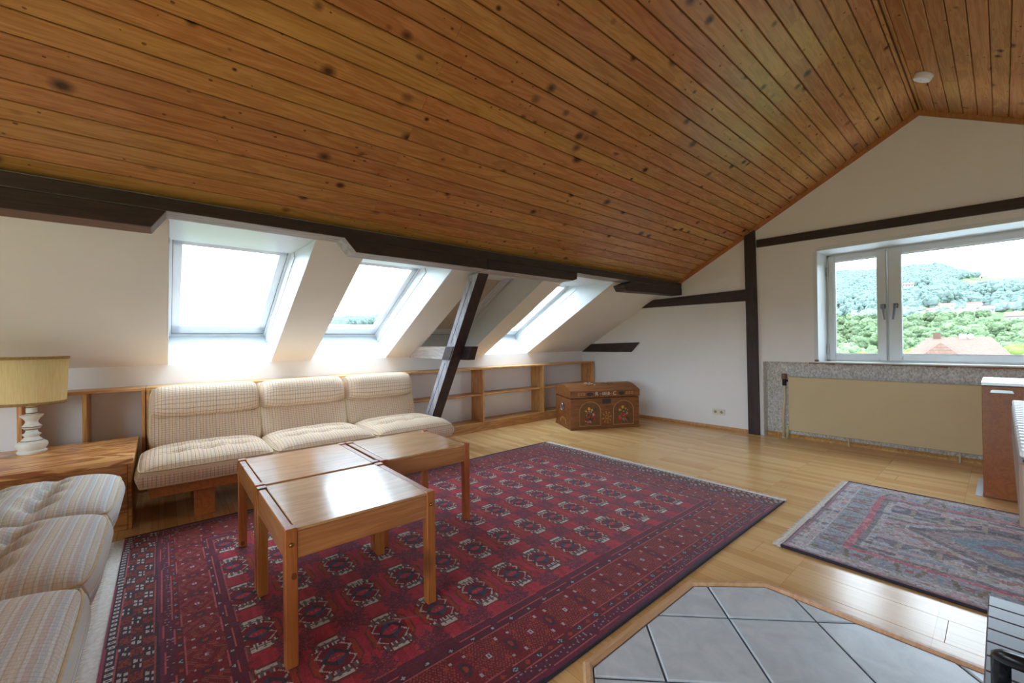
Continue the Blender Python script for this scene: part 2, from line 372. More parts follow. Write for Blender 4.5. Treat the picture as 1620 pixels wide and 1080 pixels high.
# wall behind the camera, with an unseen window sized up for fill light
g = MB()
def gp(poly, y0=YB-.3, y1=YB): g.prism(poly, lambda p, k: (p[0], (y0, y1)[k], p[1]))
BX0, BX1, BZ0, BZ1 = -2.9, 1.9, .05, 2.1
gp([(-5.2, -.1), (BX0, -.1), (BX0, zs(BX0)+.02), (XK-.2, zs(XK-.2)+.02)])
gp([(BX0, BZ1), (BX1, BZ1), (BX1, zs(BX1)+.02), (XR, ZR+.02), (BX0, zs(BX0)+.02)])
gp([(BX0, -.1), (BX1, -.1), (BX1, BZ0), (BX0, BZ0)])
gp([(BX1, -.1), (XKR+.2, -.1), (XKR+.2, zs(XKR+.2)+.02), (BX1, zs(BX1)+.02)])
struct(g.build('wall_rear', M['plaster']))
def rear_fill_window():
    fr = MB(); y0, y1 = YB-.2, YB-.12
    for x in (BX0, -1.3, .3, BX1-.07): fr.box(x, x+.07, y0, y1, BZ0, BZ1, .006)
    for z in (BZ0, BZ1-.07): fr.box(BX0, BX1, y0, y1, z, z+.07, .006)
    o = struct(fr.build('window_5', M['white_paint']))
    MB().box(BX0+.03, BX1-.03, YB-.17, YB-.16, BZ0+.03, BZ1-.03).build('pane', M['glass'], o)
rear_fill_window(); portal(((BX0+BX1)/2, YB-.22, (BZ0+BZ1)/2), (0, 1, 0), BX1-BX0, BZ1-BZ0, 'rear_fill_portal')
# ---- roof windows
def bar(mb, fn, y0, y1, t0, t1, n0, n1): mb.prism([(t0, n0), (t1, n0), (t1, n1), (t0, n1)], lambda p, k: fn(p[0], (y0, y1)[k], p[1]))
def roof_window(idx, y0, y1, fn=SL, sgn=1, blind=False):
    o = MB()
    t0, t1 = -.127, 1.335
    # fixed outer frame
    for a, b, c, d in ((y0, y0+.03, t0, t1), (y1-.03, y1, t0, t1), (y0, y1, t0, t0+.03), (y0, y1, t1-.04, t1)): bar(o, fn, a, b, c, d, .372, TH)
    o = struct(o.build('window_%d' % idx, M['white_paint']))
    s = MB(); a, b = y0+.034, y1-.034
    s1 = t0+.045
    for q in ((a, a+.055, s1, t1-.045), (b-.055, b, s1, t1-.045), (a, b, s1, s1+.13), (a, b, t1-.1, t1-.045)): bar(s, fn, *q, .386, .44)
    sa = s.build('sash', M['white_paint'], o)
    s = MB(); gl = (a+.05, b-.05, s1+.125, t1-.095)
    if blind:
        bar(s, fn, *gl, .395, .405); s.build('blind', M['blind'], o)
        s = MB(); bar(s, fn, a-.004, a+.02, t0+.02, t1, .33, .39); bar(s, fn, b-.02, b+.004, t0+.02, t1, .33, .39); s.build('blind_rail', M['white_paint'], o)
    else:
        bar(s, fn, *gl, .405, .411); s.build('pane', M['glass'], sa)
        s = MB()
        for q in ((gl[0], gl[0]+.006, gl[2], gl[3]), (gl[1]-.006, gl[1], gl[2], gl[3]), (gl[0], gl[1], gl[2], gl[2]+.006), (gl[0], gl[1], gl[3]-.006, gl[3])): bar(s, fn, *q, .397, .404)
        s.build('glazing_seal', M['seal'], sa)
    s = MB()
    for q in ((y0+.03, a, t0+.03, t1), (b, y1-.03, t0+.03, t1), (y0+.03, y1-.03, t0+.03, s1)): bar(s, fn, *q, .39, .44)
    s.build('frame_gap', M['gap'], o)
    # linings: upright sill lining, level head lining, cheek strips
    l = MB(); xk, xf = fn(0, 0, 0), fn(t0, 0, .372)
    l.prism([(xk[0], xk[2]), (xf[0], xf[2]), (xf[0]-.02*sgn, xf[2]), (xk[0]-.02*sgn, xk[2])], lambda p, k: (p[0], (y0+.001, y1-.001)[k], p[1])); l.build('sill_lining', M['white_paint'], o)
    h0, h1 = fn(TTOP, 0, 0), fn(1.30, 0, .372)
    l = MB(); l.prism([(h0[0], h0[2]), (h1[0], h1[2]-.004), (h1[0], h1[2]+.02), (h0[0], h0[2]+.02)], lambda p, k: (p[0], (y0+.001, y1-.001)[k], p[1])); l.build('head_lining', M['white_paint'], o)
    for q in ((y0, y0+.004), (y1-.004, y1)):
        l = MB(); l.prism([(0.0, .002), (TTOP-.03, .002), (1.32, .372), (t0, .372)], lambda p, k: fn(p[0], q[k], p[1])); l.build('cheek_lining', M['white_paint'], o)
    for q in ((y0, y0+.012), (y1-.012, y1)):
        l = MB(); bar(l, fn, *q, t0+.02, 1.36, .28, .372); l.build('frame_strip', M['white_paint'], o)
    return o
M['seal'] = plain('grey_seal', C(110, 122, 132), .6); M['gap'] = plain('dark_gap', C(84, 92, 100), .8); M['blind'] = plain('closed_blind', C(190, 180, 166), .8, 0, .05)
for i, (a, b) in enumerate(NICHE):
    roof_window((1, 2, 3, 4)[i], a, b, blind=(i == 2))
    if i != 2: c = SL(.62, (a+b)/2, .47); portal(c, (SN, 0, -CS), b-a, 1.5, 'roof_window_light_portal')
for i, (a, b) in enumerate(RN):
    roof_window(6+i, a, b, SRr, -1); c = SRr(.62, (a+b)/2, .47); portal(c, (-SN, 0, -CS), b-a, 1.5, 'roof_window_light_portal')  # unseen right-hand roof window, added to brighten the room
# ---- gable window
def gable_window():
    y0, y1 = 5.93, 6.0; X0, X1, Z0, Z1 = -1.318, .58, .945, 2.172
    fr = MB()
    for q in ((X0, X0+.03, Z0, Z1), (X1-.03, X1, Z0, Z1), (X0, X1, Z0, Z0+.022), (X0, X1, Z1-.03, Z1)): fr.box(q[0], q[1], y0+.015, y1+.03, q[2], q[3], .003)
    o = struct(fr.build('window_9', M['white_paint']))
    for (a, b, gx0, gx1) in ((X0+.014, -.792, -1.243, -.858), (-.788, X1-.014, -.68, X1-.09)):
        s = MB(); zb, zt, gz0, gz1 = Z0+.014, Z1-.014, 1.03, 2.088
        for q in ((a, gx0, zb, zt), (gx1, b, zb, zt), (gx0, gx1, zb, gz0), (gx0, gx1, gz1, zt)): s.box(q[0], q[1], y0, y1, q[2], q[3], .008)
        sh = s.build('sash', M['white_paint'], o)
        MB().box(gx0-.01, gx1+.01, 5.962, 5.968, gz0-.01, gz1+.01).build('pane', M['glass'], sh)
        s = MB()
        for q in ((gx0, gx0+.008, gz0, gz1), (gx1-.008, gx1, gz0, gz1), (gx0, gx1, gz0, gz0+.008), (gx0, gx1, gz1-.008, gz1)): s.box(q[0], q[1], y0+.008, y0+.02, q[2], q[3])
        s.build('glazing_bead', M['white_paint'], sh)
    # cover strip over the middle joint, splayed ends
    s = MB(); s.prism([(-.872, Z0+.06), (-.845, Z0+.02), (-.80, Z0+.02), (-.80, Z1-.02), (-.872, Z1-.02)], lambda p, k: (p[0], (y0-.014, y0)[k], p[1]))
    s.build('meeting_stile', M['white_paint'], o)
    s = MB(); s.prism([(-.675, Z0+.06), (-.705, Z0+.02), (-.775, Z0+.02), (-.775, Z1-.02), (-.675, Z1-.02)], lambda p, k: (p[0], (y0-.018, y0)[k], p[1]))
    s.build('meeting_stile', M['white_paint'], o)
    for x, dx in ((-.822, .018), (-.722, -.018)):
        h = MB(); h.box(x-.022, x+.022, y0-.026, y0-.014, 1.52, 1.57, .004)
        h.tube([(x, y0-.02, 1.548), (x, y0-.06, 1.548)], .012, 10)
        h.tube([(x, y0-.06, 1.553), (x+dx*.4, y0-.062, 1.50), (x+dx, y0-.066, 1.40)], [.013, .011, .008], 8)
        h.build('window_handle', M['handle'], o, smooth='auto')
    for z in (1.08, 1.98):
        MB().tube([(X0+.008, y0-.012, z-.055), (X0+.008, y0-.012, z+.055)], .009, 8).build('hinge', M['steel'], o, smooth='auto')
    # splayed plaster reveal
    rv = MB()
    rv.prism([(WX0, YG-.001), (WX0-.04, YG-.001), (WX0-.04, 5.96), (X0+.004, 5.96)], lambda p, k: (p[0], p[1], (WZ0, WZ1)[k]))
    rv.build('reveal', M['white_paint'], o)
    rv = MB(); rv.prism([(YG-.001, WZ1), (YG-.001, WZ1+.04), (5.96, WZ1+.04), (5.96, Z1-.004)], lambda p, k: ((WX0-.02, WX1+.02)[k], p[0], p[1])); rv.build('reveal', M['white_paint'], o)
    rv = MB(); rv.prism([(WX1, YG-.001), (WX1+.04, YG-.001), (WX1+.04, 5.96), (X1-.004, 5.96)], lambda p, k: (p[0], p[1], (WZ0, WZ1)[k])); rv.build('reveal', M['white_paint'], o)
    si = MB().box(WX0-.03, WX1, 5.772, 5.95, .928, .944, .003).build('window_sill', M['white_sill'], o)
    # ragged, broken front edge below the sill
    for k in range(26):
        x = -1.46+k*.08; d = random.uniform(.006, .02)
        MB().box(x, x+.081, 5.766-d*.3, 5.79, .928-d, .929, .002).build('raw_edge', M['raw_edge'], si)
    MB().box(-1.405, -1.365, 5.765, 5.80, .944, .966, .006).build('raw_corner', M['raw_edge'], si)
gable_window(); portal((-.37, 6.05, 1.56), (0, -1, 0), 1.8, 1.2, 'gable_window_light_portal')
# ---- radiator recess lining
lin = struct(MB().box(-1.945, .62, 5.905, 5.914, 0, .93).build('wall_recess', M['foil']))
MB().box(-1.9495, -1.944, YG, 5.91, 0, .93).build('foil_return', M['foil'], lin)
struct(MB().box(-1.965, -1.952, YG-.006, YG+.0, 0, .93, .002).build('trim_4', M['plaster']))
# baseboards and ceiling trims
for nm, (a, b, yy) in dict(baseboard_gable=(-4.55, -2.12, YG), baseboard_recess=(-1.94, .62, 5.905)).items():
    mb = MB(); mb.prism([(yy-.022, 0), (yy, 0), (yy, .045), (yy-.008, .045), (yy-.022, .02)], lambda p, k: ((a, b)[k], p[0], p[1])); struct(mb.build(nm, M['shelf']))
mb = MB(); mb.prism([(-3.06, zs(-3.06)), (XR, ZR), (XR, ZR-.045), (-3.06, zs(-3.06)-.045)], lambda p, k: (p[0], (YG-.018, YG)[k], p[1])); struct(mb.build('trim_1', M['trim_pine']))
mb = MB(); mb.prism([(XR, ZR), (2.04, zs(2.04)), (2.04, zs(2.04)-.045), (XR, ZR-.045)], lambda p, k: (p[0], (YG-.018, YG)[k], p[1])); struct(mb.build('trim_2', M['trim_pine']))
# ---- timbers
def timber(name, mat, label, poly, fn, bev=.006, cat='beam', group=None):
    mb = MB(); mb.prism(poly, fn); o = mb.build(name, mat, label=label, cat=cat)
    md = o.modifiers.new('bevel', 'BEVEL'); md.width = bev; md.segments = 2; md.limit_method = 'ANGLE'; md.angle_limit = .6
    return o
def two_tone(o, under_mat):
    """undersides below the stained face take a second material"""
    o.data.materials.append(under_mat)
    for p in o.data.polygons:
        if p.normal.z < -.5 or p.normal.y > 2: p.material_index = 1  # paler copy on the undersides: window light put into the colour
XF = -3.0
M['beam_brown'] = wood('brown_beam_underside', C(96, 72, 58), C(134, 104, 84), 'Y', .7, grain=.6, objvar=.03, bump=.5)  # browner tone for the left saddle's underside
def yz(x0, x1): return lambda p, k: ((x0, x1)[k], p[0], p[1])
pu = timber('roof_purlin', M['beam'], 'long dark purlin running under the boarded ceiling above the roof windows', [(YB, 1.962), (YG-.002, 1.958), (YG-.002, 2.036), (YB, 2.034)], yz(-3.18, XF-.0))
two_tone(pu, M['beam_raw'])
s1 = timber('saddle_beam', M['beam'], 'dark lower beam at the left end above the blank sloping wall', [(YB, 1.848), (-.045, 1.858), (.022, 1.962), (YB, 1.960)], yz(-3.18, XF+.002), group=None); two_tone(s1, M['beam_brown'])
s2 = timber('saddle_beam', M['beam'], 'dark lower beam above the second roof window, left of the slanting brace', [(.985, 1.962), (1.068, 1.866), (2.25, 1.868), (2.25, 1.962)], yz(-3.185, XF+.006)); two_tone(s2, M['beam_raw'])
s3 = timber('saddle_beam', M['beam'], 'dark lower beam right of the slanting brace, ending beside the last roof window', [(2.256, 1.866), (3.40, 1.868), (3.47, 1.892), (3.472, 1.962), (2.256, 1.962)], yz(-3.19, XF+.008)); two_tone(s3, M['beam_raw'])
s4 = timber('saddle_beam', M['beam'], 'short dark corbel under the purlin at the white gable wall', [(4.40, 1.832), (YG-.002, 1.866), (YG-.002, 1.96), (4.52, 1.957), (4.34, 1.90)], yz(-3.16, XF+.004)); two_tone(s4, M['beam'])
# slanting brace with tie
def brace():
    def xb(z): return -3.445-.62*(1.56-z)
    y0, y1, hw = 2.275, 2.40, .08
    o = empty('slanting_brace', (xb(0), 2.335, 0), label='slanting dark timber brace rising from behind the pale sofa to the purlin', cat='beam')
    mb = MB(); mb.prism([(xb(0)-hw, 0), (xb(0)+hw, 0), (xb(1.866)+hw, 1.866), (xb(1.866)-hw, 1.866)], lambda p, k: (p[0]-o.location.x, (y0, y1)[k]-2.335, p[1]))
    s = mb.build('strut', M['beam_z'], o)
    s.data.materials.append(M['beam_lit_z'])
    for p in s.data.polygons:
        if p.normal.y < -.8: p.material_index = 1  # this side of the strut made pale: window light painted in
    md = s.modifiers.new('bevel', 'BEVEL'); md.width = .006; md.segments = 2
    mb = MB(); mb.prism([(xb(1.03)-hw, 1.03), (xb(1.03)+hw-.012, 1.03), (xb(1.17)+hw-.012, 1.17), (xb(1.17)-hw, 1.17)], lambda p, k: (p[0]-o.location.x, (y0-.008, y0)[k]-2.335, p[1])); mb.build('crossing_plate', M['beam_x'], o)  # thin dark plate on the brace side where the tie crosses
    mb = MB(); mb.tube([(xb(.3)-.02-o.location.x, y0-.0005-2.335, .3), (xb(1.0)-.005-o.location.x, y0-.0005-2.335, 1.0)], .003, 5); mb.tube([(xb(1.2)-.01-o.location.x, y0-.0005-2.335, 1.2), (xb(1.8)-o.location.x, y0-.0005-2.335, 1.8)], .003, 5); mb.build('crack', M['dark_hole'], o)
    t = empty('tie_beam', (-4.2, 2.44, 1.1), label='short level tie timber from the sloping wall past the slanting brace', cat='beam')
    def part(nm, x0a, x0b, x1a, x1b, m):
        mb = MB(); mb.prism([(x0a, 1.03), (x1a, 1.03), (x1b, 1.17), (x0b, 1.17)], lambda p, k: (p[0]+4.2, (2.401, 2.48)[k]-2.44, p[1]-1.1)); mb.build(nm, m, t)
    xs = lambda z: XK+(z-ZK)/S
    part('pale_end', xs(1.03)+.004, xs(1.17)+.004, -3.80, -3.74, M['beam_pale_x']); part('dark_end', -3.7995, -3.7395, -3.55, -3.48, M['beam_x'])  # tie split into a paler wall end and a darker free end
    MB().tube([(.35, -.046, .0), (.35, -.036, 0)], .012, 10).build('bolt', M['black_iron'], t)
M['beam_lit_z'] = wood('lit_brace_side', C(112, 110, 116), C(186, 184, 190), 'Z', .7, grain=.6, objvar=.03, bump=.6)
M['beam_pale_x'] = wood('pale_beam_across', C(150, 142, 140), C(208, 200, 196), 'X', .7, grain=.6, objvar=.03, bump=.5)
brace()
def gz(d0=.03, d1=.0): return lambda p, k: (p[0], (YG-d0, YG-d1)[k], p[1])
timber('gable_post', M['beam_z'], 'upright dark post on the gable wall left of the radiator', [(-2.118, 0), (-1.985, 0), (-1.995, 1.5), (-2.012, 2.60), (-2.14, 2.54), (-2.128, 1.5)], gz(.035))
timber('gable_rail', M['beam_x'], 'dark level timber on the gable wall between purlin and upright post', [(-3.66, 1.722), (-2.126, 1.705), (-2.126, 1.855), (-3.44, 1.836), (-3.50, 1.815)], gz(.03))
timber('gable_rail', M['beam_x'], 'long dark timber across the gable wall above the wide window', [(-1.998, 2.371), (1.9, 2.285), (1.9, 2.10), (1.95, 2.09), (1.95, 2.38), (-1.998, 2.467)][:2]+[(1.9, 2.385), (-1.998, 2.467)], gz(.028))
timber('gable_stub', M['beam_x'], 'short slant-cut dark timber low on the gable wall above the chest', [(-4.87, 1.03), (-3.85, 1.032), (-3.70, 1.188), (-4.66, 1.168)], gz(.03))
# ================================================================== BOOKSHELVES on the knee wall
def bookshelf(name, y0, y1, ups, label, mids, closed_plinth=True):
    o = empty(name, (-4.74, (y0+y1)/2, 0), label=label, cat='shelf'); oy = (y0+y1)/2; X0, X1 = -4.879+4.74, -4.60+4.74
    def P(nm, mt, a, b, c, d, e, g): return MB().box(a, b, c-oy, d-oy, e, g, .0015).build(nm, mt, o)
    P('top_board', M['shelf'], X0, X1, y0, y1, .842, .864)
    for y in ups: P('upright', M['shelf_z'], X0, X1, y-.012, y+.012, .1, .842)
    P('bottom_board', M['shelf'], X0, X1, y0, y1, .10, .122)
    P('plinth', M['shelf'], X1-.03, X1-.004, y0, y1, 0, .10)
    for (a, b, z) in mids: P('shelf_board', M['shelf'], X0, X1-.02, a+.013, b-.013, z, z+.02)
    return o
bookshelf('bookshelf', -2.05, -.115, [-2.03, -1.5, -.80, -.47, -.128], 'low open pine bookshelf behind the corner table and lamp', [(-2.03, -1.5, .48)])
bookshelf('bookshelf', -.11, YG-.02, [-.097, .9, 2.15, 3.36, 4.515, YG-.033], 'long low open pine bookshelf behind the pale sofa and chest', [(-.097, .9, .49), (.9, 2.15, .49), (2.15, 3.36, .485), (3.36, 4.515, .485), (4.515, YG-.033, .485)])
# ================================================================== SOFAS
def cushion(parent, W, D, th, crown, dents, back=False, seed=0, name='seat_cushion', mat='fabric'):
    """local: u across the width, v from rear (-) to front (+), z up"""
    nu, nv = 48, 40; R = random.Random(seed); ph = R.random()*6
    V = []; F = []; UV = []
    def plan(a, b):
        return (a*W/2*(1-.045*abs(b)**6), b*D/2*(1-.05*abs(a)**6))
    def top(a, b):
        e = (1-abs(a)**4)*(1-abs(b)**4); ed = max(0., min(1., e))**.55
        h = crown*ed
        if back:
            # roll at the head (b < 0.0 is the top of the back cushion)
            fold = -.12; s = (b-fold)
            q = (b+.55)/.46; roll = .15*math.sqrt(max(0., 1-q*q))*(1-abs(a)**8)**.5
            h = h*.7+roll-.04*math.exp(-((s-.03)/.07)**2)*(1-abs(a)**8)
            if b > .0: h -= .012*b
        for (da, db, dep, wd) in dents:
            d2 = ((a-da)*W/2/wd)**2+((b-db)*D/2/wd)**2
            h -= dep*math.exp(-d2)
        if not back:
            for rowb in sorted(set(q[1] for q in dents)):
                h -= .028*math.exp(-((b-rowb)/.085)**2)*(1-a**4)
        h += .004*math.sin(3.1*a+ph)*math.cos(2.7*b+ph)*ed
        return th+h
    idx = {}
    for j in range(nv+1):
        for i in range(nu+1):
            a, b = 2*i/nu-1, 2*j/nv-1
            a = math.copysign(abs(a)**.8, a); b = math.copysign(abs(b)**.8, b)
            x, y = plan(a, b); UV.append((x, y))
            if back: y += .06*math.exp(-((b+.20)/.14)**2)*(1-abs(a)**6)
            idx[i, j] = len(V); V.append((x, y, top(a, b)))
    for j in range(nv):
        for i in range(nu): F.append((idx[i, j], idx[i+1, j], idx[i+1, j+1], idx[i, j+1]))
    per = [(i, 0) for i in range(nu)]+[(nu, j) for j in range(nv)]+[(i, nv) for i in range(nu, 0, -1)]+[(0, j) for j in range(nv, 0, -1)]
    ring = [idx[p] for p in per]; seamtop = [V[k] for k in ring]; uvr = []; s = 0
    for k in range(len(ring)):
        uvr.append(s); a, b = V[ring[k]], V[ring[(k+1) % len(ring)]]; s += math.dist(a[:2], b[:2])
    prev = ring; seambot = None
    for lev, (fz, bul) in enumerate(((.75, .014), (.5, .02), (.25, .014), (0, 0))):
        cur = []
        for k, q in enumerate(ring):
            x, y, z = V[q]; L = math.hypot(x/W, y/D)+1e-6; dx, dy = x/W/L, y/D/L
            # outward direction follows the nearest side
            pa = per[k]; ox = (1 if pa[0] == nu else -1 if pa[0] == 0 else 0); oy = (1 if pa[1] == nv else -1 if pa[1] == 0 else 0)
            cur.append(len(V)); V.append((x+ox*bul, y+oy*bul, th*fz)); UV.append((uvr[k], th*fz))
        for k in range(len(ring)):
            l = (k+1) % len(ring); F.append((prev[l], prev[k], cur[k], cur[l]))
        prev = cur
    seambot = [V[k] for k in prev]; F.append(tuple(prev[::-1]))
    me = bpy.data.meshes.new(name); me.from_pydata(V, [], F); ul = me.uv_layers.new(name='UVMap')
    for lp in me.loops: ul.data[lp.index].uv = UV[lp.vertex_index]
    me.materials.append(M[mat]); me.shade_smooth(); me.set_sharp_from_angle(angle=math.radians(50))
    o = bpy.data.objects.new(name, me); COL.objects.link(o); o.parent = parent
    MB().tube(seamtop[::2], .0055, 6, True).build('piping', M['piping'], o, True)
    MB().tube(seambot[::2], .005, 6, True).build('piping', M['piping'], o, True)
    for (da, db, dep, wd) in dents:
        x, y = plan(da, db); y += .03 if back else 0; b = MB(); b.lathe([(0, .004), (.008, .003), (.012, .002), (.012, -.004)], 12, (x, y, top(da, db))); b.build('button', M['button'], o, True)
    return o
def sofa(loc, rz, label, w=2.38, seed=0, mat='fabric'):
    """local: x along the length (centre 0), y towards the front; front edge at y=0"""
    o = empty('sofa', loc, rz, label=label, cat='sofa'); n = 3; cw = w/n
    def P(nm, x0, x1, y0, y1, z0, z1, b=.004): return MB().box(x0, x1, y0, y1, z0, z1, b).build(nm, M['sofa_wood'], o)
    P('front_rail', -w/2+.06, w/2-.06, -.075, -.045, .20, .285); P('rear_rail', -w/2+.06, w/2-.06, -.66, -.63, .20, .285)
    for x in (-w/2+.07, w/2-.10): P('side_rail', x, x+.03, -.63, -.075, .21, .285)
    for k in range(9): P('seat_slat', -w/2+.12, w/2-.12, -.60+k*.06, -.565+k*.06, .262, .281, .002)
    for x in (-w/2+.30, w/2-.42):
        for y in (-.135, -.62): P('leg', x, x+.12, y, y+.035, .0, .20)
        P('leg_stretcher', x+.04, x+.08, -.585, -.115, .05, .12)
    lean = math.radians(24)
    for x in (-w/2+.34, w/2-.38, -.02):
        q = P('back_post', x, x+.04, -.02, .02, 0, .62); q.location = (0, -.70, .2); q.rotation_euler = (lean*.8, 0, 0)
    for z in (.16, .36, .55):
        q = P('back_slat', -w/2+.1, w/2-.1, .02, .036, z, z+.07); q.location = (0, -.70, .2); q.rotation_euler = (lean*.8, 0, 0)
    dn = [(x, y, .06, .055) for y in (.22, -.42) for x in (-.5, 0, .5)]
    for i in range(n):
        c = cushion(o, cw-.012, .70, .105, .075, dn, seed=seed+i, mat=mat); c.location = (-w/2+cw*(i+.5), -.335, .287)
    db = [(-.42, -.12, .02, .04), (0, -.12, .02, .04), (.42, -.12, .02, .04)]
    bw = (w-.12)/n
    for i in range(n):
        c = cushion(o, bw-.012, .52, .10, .03, db, True, seed+10+i, 'back_cushion', mat)
        # cushion's v axis: -1 = head. Lay it on the leaning frame: local +z faces the front
        c.rotation_mode = 'XYZ'; a = math.radians(90)-lean
        c.matrix_local = Matrix.Translation((-(w-.12)/2+bw*(i+.5), -.715, .385)) @ Matrix.Rotation(lean, 4, 'X') @ Matrix(((-1, 0, 0, 0), (0, 0, 1, -.06), (0, -1, 0, .25), (0, 0, 0, 1)))
    return o
sofa((-3.585, 1.05, 0), -PI/2, 'pale checked three-seat sofa under the roof windows, back to the bookshelf', seed=1)
sofa((-2.42, -.215, 0), 0, 'pale checked sofa at the left frame edge, seat cushions nearest the camera', seed=21, mat='fabric_cool')
# ================================================================== CORNER TABLE AND LAMP
def corner_table():
    x0, x1, y0, y1 = -4.595, -3.725, -1.06, -.155; cx, cy = (x0+x1)/2, (y0+y1)/2
    o = empty('corner_table', (cx, cy, 0), label='square pine box table in the corner between the two sofas', cat='table')
    def P(nm, mt, a, b, c, d, e, g): return MB().box(a-cx, b-cx, c-cy, d-cy, e, g, .003).build(nm, mt, o)
    P('table_top', M['box_pine'], x0, x1, y0, y1, .435, .47)
    P('side_panel', M['box_pine_z'], x1-.025, x1-.005, y0+.005, y1-.03, 0, .435)
    P('side_panel', M['box_pine_z'], x0+.005, x0+.025, y0+.005, y1-.03, 0, .435)
    P('front_panel', M['box_pine_z'], x0+.005, x1-.005, y1-.029, y1-.009, 0.0, .435)
    P('rear_panel', M['box_pine_z'], x0+.005, x1-.005, y0+.005, y0+.004+.02, 0.0, .435)
corner_table()
def table_lamp():
    o = empty('table_lamp', (-4.38, -.705, .471), label='table lamp with round yellow shade and turned white foot on the corner table', cat='lamp')
    prof = [(0, 0), (.095, 0), (.108, .008), (.112, .02), (.095, .028), (.11, .045), (.118, .062), (.112, .08), (.085, .092), (.082, .096), (.075, .10), (.06, .115), (.05, .12), (.062, .132), (.072, .14), (.05, .15), (.043, .165), (.056, .178), (.073, .19), (.074, .197), (.056, .21), (.047, .222), (.047, .235), (.058, .25), (.086, .272), (.088, .278), (.052, .281), (.042, .287), (.041, .345), (.0, .346)]
    prof = [(R*.66, z*.97) for R, z in prof]
    MB().lathe(prof, 48).build('foot', M['ceramic'], o, 'auto')
    for R, z in ((.055, .091), (.038, .171), (.028, .282), (.028, .323), (.048, .188)):
        MB().lathe([(R-.004, z-.003), (R+.001, z-.003), (R+.001, z+.003), (R-.004, z+.003)], 40).build('brown_band', M['ceramic_band'], o, True)
    MB().lathe([(.016, .33), (.016, .42), (.024, .425), (.024, .47), (0, .47)], 20).build('bulb_socket', M['plastic'], o, 'auto')
    Z0, Z1, R0, R1 = .345, .675, .168, .182
    MB().lathe([(R0, Z0), (R1, Z1), (R1-.003, Z1), (R0-.003, Z0), (R0, Z0)], 64).build('shade', M['shade'], o, True)
    for z, R in ((Z0, R0), (Z1-.018, R1)):
        MB().lathe([(R-.001, z), (R+.004, z), (R+.005, z+.018), (R-.001, z+.018)], 64).build('shade_trim', M['shade_trim'], o, True)
    sp = MB()
    for k in range(3):
        a = k*2*PI/3; sp.tube([(0, 0, .43), (R1*math.cos(a)*.99, R1*math.sin(a)*.99, Z1-.03)], .002, 5)
    sp.build('shade_carrier', M['steel'], o)
    c = MB(); c.tube([(.0, -.07, .008), (.03, -.14, .006), (.09, -.25, .006), (.16, -.30, .006)], .005, 8); c.build('cord', M['plastic'], o, True)
    MB().box(.02, .085, -.27, -.20, .001, .022, .006).build('cord_switch', M['plastic'], o)
table_lamp()
# ================================================================== COFFEE TABLES
def coffee_table():
    o = empty('coffee_table'); h = .31; H = .508; L = .042
    for sx in (-1, 1):
        for sy in (-1, 1):
            x, y = sx*(h-L/2-.0), sy*(h-L/2)
            MB().box(x-L/2, x+L/2, y-L/2, y+L/2, 0, H+.004, .003).build('leg', M['table_leg'], o)
            b = MB(); q = (x+sx*L/2); b.tube([(q, y, H-.055), (q+sx*.006, y, H-.055)], [.009, .006], 12); b.build('bolt', M['brass'], o, True)
    for sy in (-1, 1):
        y = sy*(h-.019); MB().box(-h+L, h-L, y-.015, y+.015, H-.115, H-.002, .002).build('side_rail', M['table'], o)
    for sx in (-1, 1):
        x = sx*(h-.014); MB().box(x-.010, x+.010, -h+L, h-L, H-.112, H-.012, .002).build('apron', M['table_y'], o)
    MB().box(-h+.004, h-.004, -h+.038, h-.038, H-.011, H, .002).build('top_panel', M['table_top'], o)
    return o
ct = coffee_table()
for i, (x, y, lb) in enumerate(((-2.005, .645, 'pine coffee table nearest the camera, front one of three'), (-2.648, .645, 'pine coffee table at the left back of three, beside the middle sofa cushion'), (-2.648, 1.275, 'pine coffee table farthest right of three, nearest the painted chest'))):
    o = ct if i == 0 else copy_tree(ct); o.location = (x, y, .0135); tag(o, lb, 'table', 'three matching pine coffee tables')
# ================================================================== RUGS
def rug_mesh(name, x0, x1, y0, y1, col, hfun, mat, parent, label=None, cat=None):
    ny, nx = col.shape[:2]
    xs = np.linspace(x0, x1, nx+1); ys = np.linspace(y0, y1, ny+1); X, Y = np.meshgrid(xs, ys); Z = hfun(X, Y)
    v = np.stack([X, Y, Z], -1).reshape(-1, 3)
    i = np.arange(nx)[None, :]+np.arange(ny)[:, None]*(nx+1); q = np.stack([i, i+1, i+nx+2, i+nx+1], -1).reshape(-1, 4)
    me = bpy.data.meshes.new(name); me.vertices.add(len(v)); me.vertices.foreach_set('co', v.ravel().astype('f4'))
    me.loops.add(q.size); me.loops.foreach_set('vertex_index', q.ravel().astype('i4')); me.polygons.add(len(q)); me.polygons.foreach_set('loop_start', (np.arange(len(q))*4).astype('i4'))
    me.update(calc_edges=True)
    ca = me.color_attributes.new('Col', 'FLOAT_COLOR', 'CORNER'); c4 = np.ones((ny*nx, 4, 4), 'f4'); c4[:, :, :3] = col.reshape(-1, 1, 3); ca.data.foreach_set('color', c4.ravel())
    me.materials.append(mat); me.shade_smooth(); o = bpy.data.objects.new(name, me); COL.objects.link(o); o.parent = parent; return o
def lin(*c): return np.array(C(*c)[:3])
